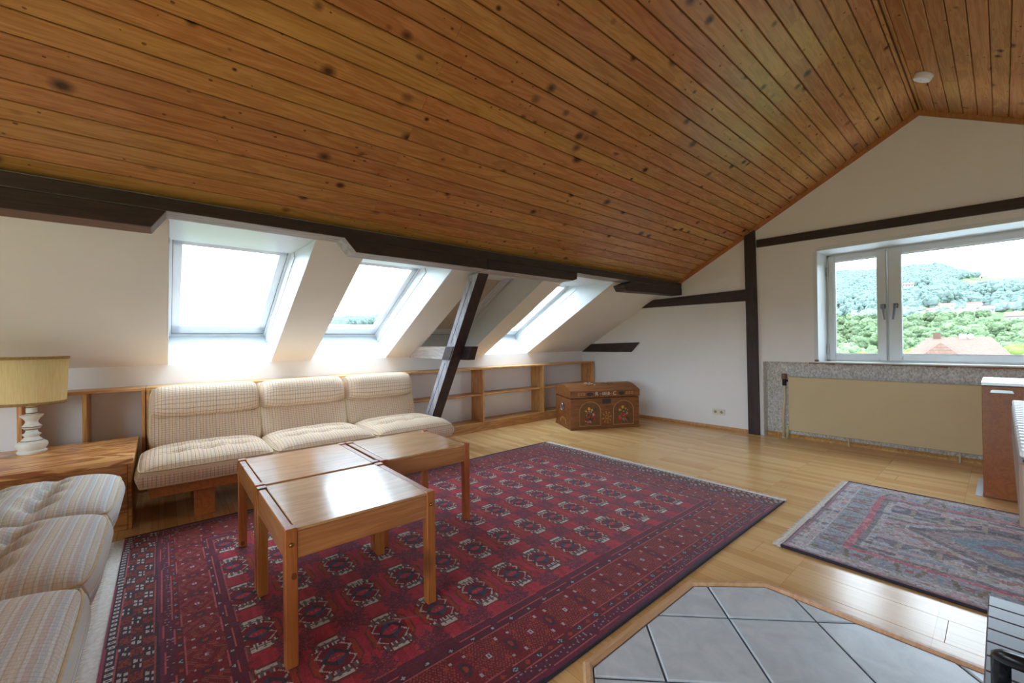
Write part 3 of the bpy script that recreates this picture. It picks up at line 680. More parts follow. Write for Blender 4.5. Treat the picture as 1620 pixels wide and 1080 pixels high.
def paint_main(X, Y, x0, x1, y0, y1):
    """Turkmen-style rug: rows of guls in a madder field, banded borders, comb panels at both ends"""
    red, dred, org, wht, dk, pur, pink = lin(172, 48, 64), lin(124, 34, 46), lin(160, 60, 40), lin(198, 190, 182), lin(64, 46, 58), lin(92, 44, 74), lin(186, 92, 92)
    blue = lin(70, 72, 104)
    sp = rng.random(X.shape); lo = rng.random((X.shape[0]//9+2, X.shape[1]//9+2)); lo = np.kron(lo, np.ones((9, 9)))[:X.shape[0], :X.shape[1]]
    col = red*np.ones(X.shape+(3,))
    strk = rng.random((X.shape[0]//3+2, X.shape[1]//40+2)); strk = np.kron(strk, np.ones((3, 40)))[:X.shape[0], :X.shape[1]]
    col *= (.82+.36*strk)[..., None]
    def put(mk, c, a=1.): col[mk] = col[mk]*(1-a)+c*a
    # guls
    px, py = .345, .218
    gx = ((X+2.0)/px+.5) % 1-.5; gy = ((Y-.719)/py+.5) % 1-.5
    ax, ay = np.abs(gx), np.abs(gy)
    octo = np.maximum(np.maximum(ax/.37, ay/.42), (ax/.37+ay/.42)/1.42)
    put(octo < 1, org); put((octo > .93) & (octo < 1), dk, .6)
    put((octo < .86) & (ay < .30) & (ax < .30), dred)
    # white hooked heads at both ends
    head = (ax > .20+.25*(ay-.1).clip(0)*0) & (octo < .93) & (octo > .5) & (ax > .165) & (ay < .40) & (np.abs(ay-.17) > .012); put(head, wht)
    teeth = head & ((np.floor((gy+.5)*22) % 3 == 0) & (ax < .31) | (np.abs(ax-.27) < .014)); put(teeth, dk, .85)
    bite = head & (ax < .245) & (np.abs(((gy+.5)*7) % 1-.5) < .18); put(bite, dred)
    # stepped light outline of the centre
    zig = .20-.09*np.abs(((gy*5) % 1)-.5)*2; 
    side = .33-.15*np.abs(np.abs(gx)/.2-.5)*2
    put((np.abs(ay-side*.9) < .018) & (ax < .2), wht, .85)
    cen = (ax/.17+ay/.26) < 1; put(cen, dk); put((ax/.17+ay/.26 < .62) & (ax < .06), red); put((np.abs(gx) < .012) & (ay < .12) & (np.abs((gy*24) % 1-.5) < .25), pink)
    qd = cen & (gx*gy > 0); put(qd & (ax > .03), blue, .6)
    # crosses between the guls
    hx = ((X+2.0+px/2)/px+.5) % 1-.5; hy = ((Y-.719+py/2)/py+.5) % 1-.5
    bx, by = np.abs(hx), np.abs(hy)
    cr = ((bx/.30+by/.16) < 1) | ((bx/.13+by/.36) < 1) | (((np.abs(bx-.13)/.10+np.abs(by-.2)/.16) < 1))
    put(cr & (octo >= 1), pur, .55); put(cr & (octo >= 1) & (sp > .62), dk, .7); put(cr & (octo >= 1) & (sp < .12), pink, .5)
    # lines joining the guls
    # borders
    dx = np.minimum(X-x0, x1-X); dy = np.minimum(Y-y0, y1-Y); EL = .155
    dyp = (dy-EL)*1.5; d = np.minimum(dx, dyp); along = np.where(dx < dyp, Y, X)
    fieldline = .405
    b = d < fieldline; col[b] = dred*(.8+.4*sp[b])[:, None]
    def band(a, e, c, al=1.): put((d >= a) & (d < e), c, al)
    band(0, .014, dk); band(.014, .034, lin(110, 40, 66)); band(.034, .039, pink, .8); band(.039, .085, lin(98, 34, 50))
    vv = (d > .045) & (d < .08) & (np.abs(((along/.024) % 1)-.5-(d-.062)*8) < .22); put(vv, pur, .8); put(vv & (sp > .8), wht, .4)
    band(.085, .090, pink, .8); band(.126, .131, pink, .8)
    g2 = (d > .09) & (d < .126); put(g2, lin(104, 34, 44)); t = ((along/.115) % 1-.5)*.115; rr = np.abs(t)/.016+np.abs(d-.108)/.014; put(g2 & (rr < 1.2), dk); put(g2 & (rr < .75), lin(150, 160, 170)); put(g2 & (rr < .4), dk)
    t = (((along+.057)/.115) % 1-.5)*.115; put(g2 & (np.abs(t)/.014+np.abs(d-.108)/.012 < 1), org)
    mb_ = (d > .131) & (d < .318); put(mb_, lin(124, 32, 40)); q = (d-.2245)/.0935; t = ((along/.21) % 1-.5)*2
    leaf = mb_ & (np.abs((np.abs(q)*.9+np.abs(t)*1.6)*5 % 1-.5) < .13) & (np.abs(t) < .72); put(leaf, lin(166, 96, 84), .6)
    put(mb_ & (np.abs((np.abs(q)*.9+np.abs(t)*1.6)*5 % 1-.5) > .43), lin(92, 32, 46), .7)
    put(mb_ & ((np.abs(t)-1)**2*4+q**2 < .16), dk, .8); put(mb_ & ((np.abs(t)-1)**2*4+q**2 < .03), org)
    put(mb_ & (np.abs(np.abs(t)-.5) < .075) & (np.abs(np.abs(q)-.5) < .10), org); put(mb_ & (np.abs(t) < .075) & (np.abs(q) < .12), lin(190, 170, 176)); put(mb_ & (np.abs(t) < .03) & (np.abs(q) < .05), blue)
    put(mb_ & (np.abs(np.abs(t)-.72) < .05) & (np.abs(np.abs(q)-.62) < .09), lin(180, 160, 164))
    band(.318, .323, pink, .9); g3 = (d > .323) & (d < .358); put(g3, lin(96, 36, 54)); t = ((along/.1) % 1-.5)*.1; rr = np.abs(t)/.014+np.abs(d-.340)/.012; put(g3 & (rr < 1.2), dk); put(g3 & (rr < .7), lin(170, 160, 168)); band(.358, .363, pink, .9)
    g4 = (d > .363) & (d < .4); put(g4, lin(108, 34, 46)); put(g4 & (np.abs(((along/.07) % 1)-.5)+np.abs(d-.382)/.03 < .55) & (sp > .25), pur, .8); band(.4, .405, pink, .7)
    # comb panels at both ends
    e = dy < EL; col[e] = lin(74, 30, 44)*(.8+.4*sp[e])[:, None]
    put(e & (dy < .006), lin(150, 60, 80)); blk = e & (dy > .008) & (dy < .036); put(blk, dk); put(blk & (((X/.036) % 1) < .55) & (dy > .012) & (dy < .032), wht, .9); put(blk & (np.abs(((X/.036) % 1)-.27) < .08) & (np.abs(dy-.022) < .004), dk)
    put(e & (dy > .036) & (dy < .041), pink, .8)
    ein = e & (dy > .044) & (dy < .150)
    sgn = np.where(Y < (y0+y1)/2, 1, -1)
    rowi = np.floor((dy-.044)/.0353); loc = ((dy-.044)/.0353) % 1; sh = (X/.165+rowi/3.) % 1; sx = (sh-.5)*.165; sl_ = sx-(loc-.5)*.018
    put(ein, lin(112, 44, 38), .8); put(ein & (np.abs(sx) > .04) & (np.abs(sx) < .055), lin(58, 44, 60), .9); put(ein & (np.abs(sx) > .055) & (sp > .5), lin(150, 62, 40), .7)
    inc = ein & (np.abs(sl_) < .032) & (loc > .06) & (loc < .94); put(inc, lin(60, 40, 52)); put(inc & (((loc*4) % 1) < .55) & (np.abs(sl_) > .007) & (np.abs(sl_) < .027), wht*.85)
    put(e & (dy > .150), pink, .6)
    col *= (.86+.28*sp)[..., None]
    col *= (.93+.14*lo)[..., None]
    return np.clip(col, 0, 1)
RX0, RX1, RY0, RY1 = -3.545, -1.052, -.19, 3.50
def red_rug():
    o = empty('rug', ((RX0+RX1)/2, (RY0+RY1)/2, 0), label='large red patterned carpet under the three coffee tables', cat='rug'); cx, cy = o.location[:2]
    nx, ny = int((RX1-RX0)/.006), int((RY1-RY0)/.006)
    xc = RX0+(np.arange(nx)+.5)*(RX1-RX0)/nx; yc = RY0+(np.arange(ny)+.5)*(RY1-RY0)/ny; X, Y = np.meshgrid(xc, yc)
    # slight weaving wobble of the pattern
    Xw = X+.006*np.sin(Y*3.1+1)+.003*np.sin(Y*9); Yw = Y+.006*np.sin(X*3.7)+.003*np.sin(X*8+2)
    col = paint_main(np.clip(Xw, RX0, RX1), np.clip(Yw, RY0, RY1), RX0, RX1, RY0, RY1)
    def hf(x, y):
        x = x+cx; y = y+cy
        h = .0095+.0008*np.sin(x*7+y*3)+.0008*np.sin(y*11-x*4)
        # fold running from the front table leg
        tx, ty = x+1.66, y-.80; dpar = tx*.36+ty*.93; dper = -tx*.93+ty*.36
        h = h+.012*np.exp(-(dper/.02)**2)*np.exp(-((dpar+.02)/.10)**2)
        return h
    rug_mesh('pile', RX0-cx, RX1-cx, RY0-cy, RY1-cy, col, hf, M['rug'], o)
    e = MB()
    e.box(RX0-cx, RX1-cx, RY0-cy, RY1-cy, .001, .0078); e.build('backing', M['rug_back'], o)
    for x in (RX0-cx, RX1-cx): MB().tube([(x, RY0-cy+(RY1-RY0)*k/60, .007) for k in range(61)], .0065, 6).build('selvedge', M['rug_back'], o, True)
    for s, y in ((-1, RY0-cy), (1, RY1-cy)):
        f_ = MB(); k = 0
        f_.box(RX0-cx, RX1-cx, min(y, y+s*.05), max(y, y+s*.05), .001, .004)
        x = RX0-cx
        while x < RX1-cx:
            l = .07+random.random()*.025; wv = random.uniform(-.008, .008); xa = x+.002
            f_.add([(xa, y+s*.045, .0045), (xa+.006, y+s*.045, .0045), (xa+.006+wv, y+s*l, .001), (xa+wv+.001, y+s*l, .001), (xa+.003, y+s*.05, .006)], [(0, 1, 4), (1, 2, 4), (2, 3, 4), (3, 0, 4)]); x += .009
        f_.build('fringe', M['fringe'], o, kind='stuff')
red_rug()
def paint_runner(X, Y, x0, x1, y0, y1):
    g1, g2, pk, dk, bg, cy, rd, ol = lin(178, 184, 198), lin(196, 192, 198), lin(208, 150, 160), lin(92, 88, 100), lin(178, 166, 152), lin(104, 148, 176), lin(160, 70, 84), lin(124, 104, 66)
    sp = rng.random(X.shape); sp2 = rng.random(X.shape)
    def blocks(h, w_): a = rng.random((X.shape[0]//h+2, X.shape[1]//w_+2)); return np.kron(a, np.ones((h, w_)))[:X.shape[0], :X.shape[1]]
    b1 = blocks(2, 7); b2 = blocks(5, 14); b3 = blocks(3, 3)
    col = g1*np.ones(X.shape+(3,))
    def put(mk, c, a=1.): col[mk] = col[mk]*(1-a)+c*a
    put(b1 > .6, g2); put(b1 < .2, pk, .55); put((b2 > .82), bg, .6); put(b2 < .1, lin(104, 100, 112), .7); put(b3 > .9, ol, .45); put(b3 < .07, dk, .6)
    dx = X-x0; dy = np.minimum(Y-y0, y1-Y); d = np.minimum(dx, dy)
    cx_, cyy = .95, (y0+y1)/2
    # field: stepped medallions along the middle, dark latch-hook borders
    ux = (X-x0-.32); um = ((ux/1.05) % 1-.5)*1.05; uy = np.abs(Y-cyy); step = np.floor((np.abs(um)+uy*1.15)/.06)*.06
    inf = d > .33
    put(inf & (step < .36), lin(150, 128, 128), .55); put(inf & (step < .24), cy, .65); put(inf & (step < .10), rd, .55); put(inf & (step < .05), bg)
    put(inf & (np.abs(step-.36) < .02), dk, .7); put(inf & (np.abs(step-.48) < .02) & (b1 > .35), rd, .55); put(inf & (np.abs(step-.60) < .02) & (b1 > .3), bg, .6); put(inf & (step > .66) & (b1 > .6), pk, .45)
    put(inf & (step > .6) & (b2 > .7), cy, .45); put(inf & (step > .54) & (b2 < .2), dk, .5)
    hook = inf & (uy > .28) & (uy < .40) & (np.abs(((X/.16) % 1)-.5)+(uy-.34)*5 < .32) ; put(hook, dk, .65); put(hook & (np.abs(((X/.16) % 1)-.5) < .08), bg, .8)
    # borders
    def band(a, e, c, al): put((d >= a) & (d < e), c, al)
    band(0, .012, lin(120, 96, 110), 1); band(.012, .03, lin(150, 110, 124), .8); band(.055, .066, lin(204, 200, 196), .7); band(.10, .11, lin(206, 202, 200), .75)
    band(.11, .235, lin(146, 150, 164), .6); t = (np.where(dx < dy, Y, X)/.21) % 1; s_ = (d > .12) & (d < .225); put(s_ & (np.abs(np.abs(t-.5)-.2-(d-.17)*1.2) < .05), ol, .75); put(s_ & (np.abs(t-.5) < .08) & (np.abs(d-.172) < .02), rd, .6); put(s_ & (np.abs(t-.02) < .05) & (np.abs(d-.17) < .025), cy, .8)
    put((d > .235) & (d < .272), lin(190, 96, 112), .85); put((d > .235) & (d < .272) & (b3 > .7), lin(206, 150, 160), .8); band(.272, .30, lin(96, 92, 104), .6)
    col *= (.72+.5*sp)[..., None]; put(sp2 < .05, dk, .45); put(sp2 > .96, lin(212, 204, 204), .5)
    return np.clip(col, 0, 1)
def runner():
    x0, x1, y0, y1 = -.84, 1.75, 2.725, 4.37
    o = empty('rug', ((x0+x1)/2, (y0+y1)/2, 0), label='faded grey, pink and blue rug in front of the brown cabinet', cat='rug'); cx, cy = o.location[:2]
    nx, ny = int((x1-x0)/.008), int((y1-y0)/.008); xc = x0+(np.arange(nx)+.5)*(x1-x0)/nx; yc = y0+(np.arange(ny)+.5)*(y1-y0)/ny; X, Y = np.meshgrid(xc, yc)
    col = paint_runner(X+.006*np.sin(Y*5), Y+.006*np.sin(X*4), x0, x1, y0, y1)
    def hf(x, y):
        h = .0115+.001*np.sin(x*6+y*5)
        return h+.007*np.exp(-((y-(y0-cy))/.05)**2)*(.5+.5*np.sin(x*3.2+.5))
    rug_mesh('pile', x0-cx, x1-cx, y0-cy, y1-cy, col, hf, M['rug'], o)
    MB().box(x0-cx, x1-cx, y0-cy, y1-cy, .001, .0102).build('backing', M['rug_back'], o)
    for y in (y0-cy, y1-cy):
        pts = [(x0-cx+(x1-x0)*k/60, y, .008+(.0035*(1+math.sin((x0-cx+(x1-x0)*k/60)*3.2+.5)) if y < 0 else 0)) for k in range(61)]
        MB().tube(pts, .0075, 6).build('selvedge', M['rug_back'], o, True)
    f_ = MB(); y = y0-cy; f_.box(x0-cx-.02, x0-cx, y, y1-cy, .001, .006)
    while y < y1-cy:
        l = .038+random.random()*.016; wv = random.uniform(-.006, .006)
        f_.add([(x0-cx-.018, y, .006), (x0-cx-.018, y+.007, .006), (x0-cx-l, y+.006+wv, .001), (x0-cx-l, y+wv, .001), (x0-cx-.02, y+.003, .009)], [(0, 1, 4), (1, 2, 4), (2, 3, 4), (3, 0, 4)]); y += .0065
    f_.build('fringe', M['fringe'], o, kind='stuff')
runner()
# ================================================================== CHEST
def chest():
    ang = math.atan2(.925, .47); W, D = 1.03, .62
    fx, fy = -3.562, 4.692                       # middle of the front edge
    o = empty('painted_chest', (fx, fy, 0), ang, label='brown domed wooden chest painted with flowers, against the bookshelf end', cat='chest')
    # local: x along the front (-W/2 .. W/2), y to the rear (0 .. D)
    hw = W/2
    MB().box(-hw, hw, 0, D, .012, .425, .006).build('body', M['chest'], o)
    MB().box(-hw-.006, hw+.006, -.006, D, 0, .03, .004).build('plinth', M['chest'], o)
    prof = [(-.008, .435)]+[(-.008, .53)]+[(D*(k/14), .53+.105*math.sin(PI*(.08+.84*k/14))-.105*math.sin(PI*.08)) for k in range(0, 15)]+[(D+.004, .52), (D+.004, .435)]
    lid = MB(); lid.prism(prof, lambda p, k: ((-hw-.006, hw+.006)[k], p[0], p[1])); lid = lid.build('lid', M['chest'], o)
    # painted arches
    for cx in (-.235, .27):
        a = []; w_ = .155
        for k in range(0, 17): t = PI*k/16; a.append((cx+w_*math.cos(t), -.003, .245+.135*math.sin(t)))
        a = [(cx+w_, -.003, .05)]+a+[(cx-w_, -.003, .05)]
        pn = MB(); pn.prism([(q[0], q[2]) for q in a], lambda p, k: (p[0], (-.0015, .001)[k], p[1])); pn = pn.build('painted_panel', M['paint_panel'], o)
        MB().tube(a, .0042, 5, True).build('arch_line', M['paint_line'], pn)
        R = random.Random(int(cx*100))
        def dab(x, z, s, c):
            d = MB(); n = 8; d.prism([(x+s*math.cos(2*PI*k/n)*R.uniform(.7, 1.1), z+s*math.sin(2*PI*k/n)*R.uniform(.7, 1.1)) for k in range(n)], lambda p, k: (p[0], (-.0034, -.001)[k], p[1])); return d.build('painted_flower', M['paint_'+c], pn)
        for k in range(13): dab(cx+R.uniform(-.085, .085), .12+R.uniform(-.05, .16), R.uniform(.014, .026), 'green')
        dab(cx-.02, .19, .036, 'red'); dab(cx+.045, .15, .03, 'red'); dab(cx-.055, .135, .028, 'red'); dab(cx+.01, .115, .03, 'pink'); dab(cx+.05, .20, .022, 'pink')
        dab(cx-.015, .285, .024, 'yellow'); dab(cx+.03, .265, .018, 'yellow'); dab(cx-.06, .25, .018, 'yellow')
        for k in range(14): dab(cx+R.uniform(-.08, .08), .1+R.uniform(-.02, .17), .0065, 'white')
        for k in range(8): dab(cx+R.uniform(-.07, .07), .1+R.uniform(-.02, .2), .007, 'yellow')
    st = empty('star_motif', (0, 0, 0)); st.parent = o
    for k in range(8):
        for rr in (.022, .044, .062):
            a = 2*PI*k/8+.2; d = MB(); x, z = .018+rr*math.cos(a), .155+rr*1.2*math.sin(a); n = 6
            d.prism([(x+.0055*math.cos(2*PI*j/n), z+.0055*math.sin(2*PI*j/n)) for j in range(n)], lambda p, q: (p[0], (-.003, .001)[q], p[1])); d.build('painted_dot', M['paint_'+('yellow' if rr < .05 else 'white')], st)
    # lock plate, handles
    MB().box(-.05, .085, -.004, .004, .345, .41, .004).build('lock_plate', M['paint_dark'], o)
    for s in (-1, 1):
        x = s*(hw+.004); h = MB(); h.prism([(.30+.03*math.cos(2*PI*k/10), .30+.05*math.sin(2*PI*k/10)) for k in range(10)], lambda p, k: (x+s*(0, .006)[k]-s*.004, p[0], p[1])); hp = h.build('handle_plate', M['black_iron'], o)
        MB().tube([(x+s*.012, .30+.045*math.cos(2*PI*k/20), .285+.05*math.sin(2*PI*k/20)) for k in range(20)], .007, 6, True).build('handle_ring', M['steel'], hp, True)
        for k in range(7):
            t = PI*k/6; d = MB(); yy, zz = .30+.11*math.cos(t), .07+.06*math.sin(t)
            d.prism([(yy+.014*math.cos(2*PI*j/6), zz+.014*math.sin(2*PI*j/6)) for j in range(6)], lambda p, q: (x+s*(-.005, .002)[q]-s*.0025, p[0], p[1])); d.build('painted_flower', M['paint_line'], o)
    # lettering on the lid front
    def txt(body, x, z, size):
        cu = bpy.data.curves.new('lettering', 'FONT'); cu.body = body; cu.size = size; cu.align_x = 'CENTER'; cu.align_y = 'CENTER'; cu.extrude = .001
        t = bpy.data.objects.new('tmp', cu); COL.objects.link(t); dg = bpy.context.evaluated_depsgraph_get(); me = bpy.data.meshes.new_from_object(t.evaluated_get(dg)); bpy.data.objects.remove(t)
        me.materials.append(M['paint_white']); q = bpy.data.objects.new('lettering', me); COL.objects.link(q); q.parent = lid
        q.matrix_local = Matrix.Translation((x, -.0092, z)) @ Matrix.Rotation(PI/2, 4, 'X')
    txt('R', -.135, .483, .075); txt('1818', -.0, .483, .06); txt('C', .135, .483, .075); txt('\u00b7', -.075, .483, .08); txt('\u00b7', .078, .483, .08)
    for x in (-.235, .24):
        d = MB(); d.prism([(x+.05*math.cos(2*PI*j/10), .483+.026*math.sin(2*PI*j/10)) for j in range(10)], lambda p, q: (p[0], (-.0096, -.007)[q], p[1])); d.build('painted_flower', M['paint_dark'], lid)
    R = random.Random(4)
    for k in range(26):
        x, t = R.uniform(-.2, .2), R.uniform(.28, .62); yy = D*t; zz = .53+.105*math.sin(PI*(.08+.84*t))-.105*math.sin(PI*.08)
        d = MB(); s = R.uniform(.012, .03); d.lathe([(0, .003), (s, .0005), (s, -.004)], 8, (x, yy, zz)); d.build('painted_flower', M['paint_'+R.choice(['white', 'green', 'dark', 'pink', 'white'])], lid)
    for s in (-1, 1):
        for k in range(6):
            d = MB(); d.box(.36*s+(k % 3-1)*.04-.012, .36*s+(k % 3-1)*.04+.012, -.0095, -.007, .468+.022*(k//3), .478+.022*(k//3)); d.build('painted_dot', M['paint_line'], lid)
chest()
# ================================================================== GABLE WALL ITEMS
def socket():
    o = empty('wall_socket', (-2.50, YG-.001, .23), label='cream double power socket low on the gable wall', cat='socket')
    for s in (-1, 1):
        x = s*.0405; p = MB().box(x-.04, x+.04, -.009, 0, -.04, .04, .003).build('cover_plate', M['socket'], o)
        c = MB(); n = 20; c.add([(x+.019*math.cos(2*PI*k/n), -.0092, .019*math.sin(2*PI*k/n)) for k in range(n)]+[(x+.018*math.cos(2*PI*k/n), -.0095, .018*math.sin(2*PI*k/n)) for k in range(n)], [(k, (k+1) % n, (k+1) % n+n, k+n) for k in range(n)]+[tuple(range(n, 2*n))]); c.build('cup', M['cup'], p)
socket()
def radiator():
    o = empty('radiator', (-.7, 5.83, 0), label='cream flat panel radiator below the wide window', cat='radiator')
    def P(nm, mt, a, b, c, d, e, g, bv=.004): return MB().box(a+.7, b+.7, c-5.83, d-5.83, e, g, bv).build(nm, mt, o)
    P('panel', M['radiator'], -1.685, .42, 5.80, 5.845, .10, .752, .006)
    P('rear_panel', M['radiator'], -1.66, .40, 5.852, 5.866, .12, .73, .004)
    for x in (-1.4, -.6, .2): P('bracket', M['pipe'], x, x+.03, 5.866, 5.905, .12, .70)
    for x in (-1.12, -.28): P('foot', M['pipe'], x, x+.012, 5.82, 5.84, .0, .10, .002)
    p = MB(); p.tube([(-1.74+.7, -.015, 0), (-1.745+.7, -.015, .25), (-1.74+.7, -.015, .36), (-1.728+.7, -.012, .44), (-1.728+.7, -.01, .66)], .016, 12); p.build('supply_pipe', M['pipe'], o, True)
    p = MB(); p.tube([(-1.70+.7, -.012, 0), (-1.70+.7, -.012, .13), (-1.68+.7, 0, .135)], .016, 12); p.build('return_pipe', M['pipe'], o, True)
    v = MB(); v.tube([(-1.73+.7, -.01, .64), (-1.73+.7, -.01, .72)], .022, 12); v.tube([(-1.73+.7, -.01, .70), (-1.67+.7, -.005, .70)], .014, 10); v.build('valve', M['black_iron'], o, 'auto')
    v = MB(); v.lathe([(0, .72), (.026, .72), (.03, .735), (.03, .775), (.024, .785), (0, .786)], 20, (-1.73+.7, -.01, 0)); v.build('valve_knob', M['ceramic_band'], o, 'auto')
    v = MB(); v.lathe([(.016, 0), (.026, .0), (.026, .008), (.016, .012)], 16, (-1.74+.7, -.015, 0)); v.build('pipe_collar', M['pipe'], o, 'auto')
radiator()
def cabinet():
    o = empty('cabinet', (.25, 5.0, 0), label='brown wooden cabinet with grey worktop edge at the right frame edge', cat='cabinet')
    def P(nm, mt, a, b, c, d, e, g, bv=.002): return MB().box(a-.25, b-.25, c-5, d-5, e, g, bv).build(nm, mt, o)
    P('body', M['cabinet'], -.104, .62, 4.712, 5.30, .004, .842); P('worktop', M['alu'], -.108, .64, 4.68, 5.31, .843, .864)
    for a, b in ((-.104, .256), (.26, .62)):
        d = P('door', M['cabinet'], a, b, 4.692, 4.711, .02, .836)
        h = MB(); y = 4.692-5; x0 = a+.04-.25
        h.prism([(x0, .792), (x0+.115, .792), (x0+.105, .812), (x0+.01, .812)], lambda p, k: (p[0], (y-.022, y-.014)[k], p[1])); h.box(x0+.004, x0+.014, y-.016, y, .797, .807); h.box(x0+.10, x0+.11, y-.016, y, .797, .807); h.build('handle', M['steel'], d)
    s = tag(MB().box(-.145, -.107, 4.70, 5.28, .0005, .007, .002).build('threshold_strip', M['alu']), 'flat aluminium strip on the floor beside the brown cabinet', 'strip')
cabinet()
def smoke():
    n = Vector((S, 0, 1)).normalized(); p = Vector((-.393, 4.867, 3.3937))
    o = empty('smoke_detector', p, label='round white smoke detector on the boarded ceiling', cat='smoke detector')
    o.rotation_euler = (-n).to_track_quat('Z', 'Y').to_euler()
    MB().lathe([(0, 0), (.062, 0), (.062, .012), (.058, .014)], 32).build('mount', M['plastic'], o, 'auto')
    MB().lathe([(.058, .014), (.056, .02), (.062, .022), (.058, .042), (.04, .047), (0, .048)], 32).build('housing', M['plastic'], o, 'auto')
    MB().lathe([(0, .0482), (.004, .0484), (.004, .046)], 8, (.02, 0, .0)).build('test_button', M['seal'], o)
smoke()
# ================================================================== HEARTH AND STOVE
OCT = [(-1.015, 1.18), (-1.015, 1.975), (-.765, 2.245), (.62, 2.245), (.87, 1.975), (.87, 1.18), (.62, .91), (-.765, .91)][::-1]
def clip(poly, a, b, c):
    out = []                                      # keep a*x+b*y <= c
    for i, p in enumerate(poly):
        q = poly[(i+1) % len(poly)]; dp, dq = a*p[0]+b*p[1]-c, a*q[0]+b*q[1]-c
        if dp <= 0: out.append(p)
        if dp*dq < 0: t = dp/(dp-dq); out.append((p[0]+(q[0]-p[0])*t, p[1]+(q[1]-p[1])*t))
    return out
def inset(poly, d):
    n = len(poly); cx = sum(p[0] for p in poly)/n; cy = sum(p[1] for p in poly)/n; out = poly
    for i in range(n):
        p, q = poly[i], poly[(i+1) % n]; nx, ny = q[1]-p[1], p[0]-q[0]; L = math.hypot(nx, ny)
        if L < 1e-6: continue
        nx, ny = nx/L, ny/L
        if nx*(cx-p[0])+ny*(cy-p[1]) > 0: nx, ny = -nx, -ny
        out = clip(out, nx, ny, nx*p[0]+ny*p[1]-d)
    return out
def hearth():
    o = empty('hearth', (-.07, 1.58, 0), label='octagonal grey tiled hearth edged with a wooden strip', cat='hearth')
    def L(p, z): return (p[0]+.07, p[1]-1.58, z)
    inner = inset(OCT, .034)
    MB().prism(inset(OCT, .01), lambda p, k: L(p, (.0005, .006)[k])).build('grout_bed', M['grout'], o)
    n = len(OCT)
    mid1, mid2 = inset(OCT, .008), inset(OCT, .024)
    for i in range(n):
        j = (i+1) % n; b = MB()
        pr = [L(OCT[i], 0.0005), L(OCT[i], .014), L(mid1[i], .022), L(mid2[i], .022), L(inner[i], .010), L(inner[i], .0005)]
        pq = [L(OCT[j], 0.0005), L(OCT[j], .014), L(mid1[j], .022), L(mid2[j], .022), L(inner[j], .010), L(inner[j], .0005)]
        b.add(pr+pq, [(k, (k+1) % 6, (k+1) % 6+6, k+6) for k in range(6)]+[tuple(range(6))[::-1], tuple(range(6, 12))]); b.build('edge_strip', M['hearth_trim'], o)
    P = .507; gh = .0075
    for a in range(-7, 7):
        for b in range(-7, 9):
            # x+y in [s0,s0+P], y-x in [d0,d0+P]
            s0, d0 = 1.075+a*P, 2.615+b*P
            c = [((s-d)/2, (s+d)/2) for s, d in ((s0, d0), (s0+P, d0), (s0+P, d0+P), (s0, d0+P))]
            poly = c
            ok = True
            for i in range(len(inner)):
                p, q = inner[i], inner[(i+1) % len(inner)]; nx, ny = q[1]-p[1], p[0]-q[0]; l = math.hypot(nx, ny); nx, ny = nx/l, ny/l
                if nx*(-.07-p[0])+ny*(1.58-p[1]) > 0: nx, ny = -nx, -ny
                poly = clip(poly, nx, ny, nx*p[0]+ny*p[1]-.001)
                if len(poly) < 3: ok = False; break
            if not ok: continue
            ar = abs(sum(poly[i][0]*poly[(i+1) % len(poly)][1]-poly[(i+1) % len(poly)][0]*poly[i][1] for i in range(len(poly))))/2
            if ar < .0012: continue
            lo = inset(poly, gh*.6); hi = inset(poly, gh*.6+.005)
            if len(lo) != len(hi) or len(lo) < 3: continue
            t = MB(); k = len(lo); z = .0
            t.add([L(p, .006) for p in lo]+[L(p, .0095) for p in lo]+[L(p, .0125) for p in hi], [(i, (i+1) % k, (i+1) % k+k, i+k) for i in range(k)]+[(i+k, (i+1) % k+k, (i+1) % k+2*k, i+2*k) for i in range(k)]+[tuple(range(2*k, 3*k))])
            t.build('tile', M['tile'], o)
hearth()
def stove():
    M['soap'] = plain('stove_stone', C(112, 108, 112), .35, 0, .1, 14); M['stove_side'] = plain('stove_slab', C(146, 124, 112), .5, 0, .08, 14)
    o = empty('stove', (.25, 1.6, 0.0135), label='grey stone stove standing on the tiled hearth', cat='stove')
    def P(nm, mt, a, b, c, d, e, g, bv=.003, par=None): return MB().box(a-.25, b-.25, c-1.6, d-1.6, e-.0135, g-.0135, bv).build(nm, mt, par or o)
    P('base', M['soap'], -.030, .52, 1.20, 1.948, .0135, .385)
    for k in range(10): P('base_slab', M['soap'], -.037, .52, 1.955-.075*(k+1)+.003, 1.955-.075*k, .386, .40, .003)
    P('firebox', M['black_enamel'], .07, .50, 1.22, 2.0, .401, .87, .01)
    # black arched door surround standing on the base
    a = MB(); pts = [(-.010, 1.43, .401), (-.010, 1.43, .45)]+[(.10-.11*math.cos(PI*k/12), 1.43-.06*math.sin(PI*k/12), .485+.03*math.sin(PI*k/12)) for k in range(13)]+[(.21, 1.43, .45), (.21, 1.43, .401)]
    a.tube([(q[0]-.25, q[1]-1.6, q[2]-.0135) for q in pts], .016, 10); a.build('door_arch', M['black_enamel'], o, True)
    s = P('top_slab', M['stove_side'], .016, .50, 1.12, 2.062, .872, .985, .004)
    P('gap_shade', M['black_enamel'], .02, .488, 1.13, 2.058, .9852, .988, 0)  # added dark sheet that paints the shade between the slats
    for k in range(22): P('grille_slat', M['white_paint'], .0175, .49, 2.060-.042*(k+1)+.012, 2.060-.042*k, .9881, 1.0, .003, None)

stove()
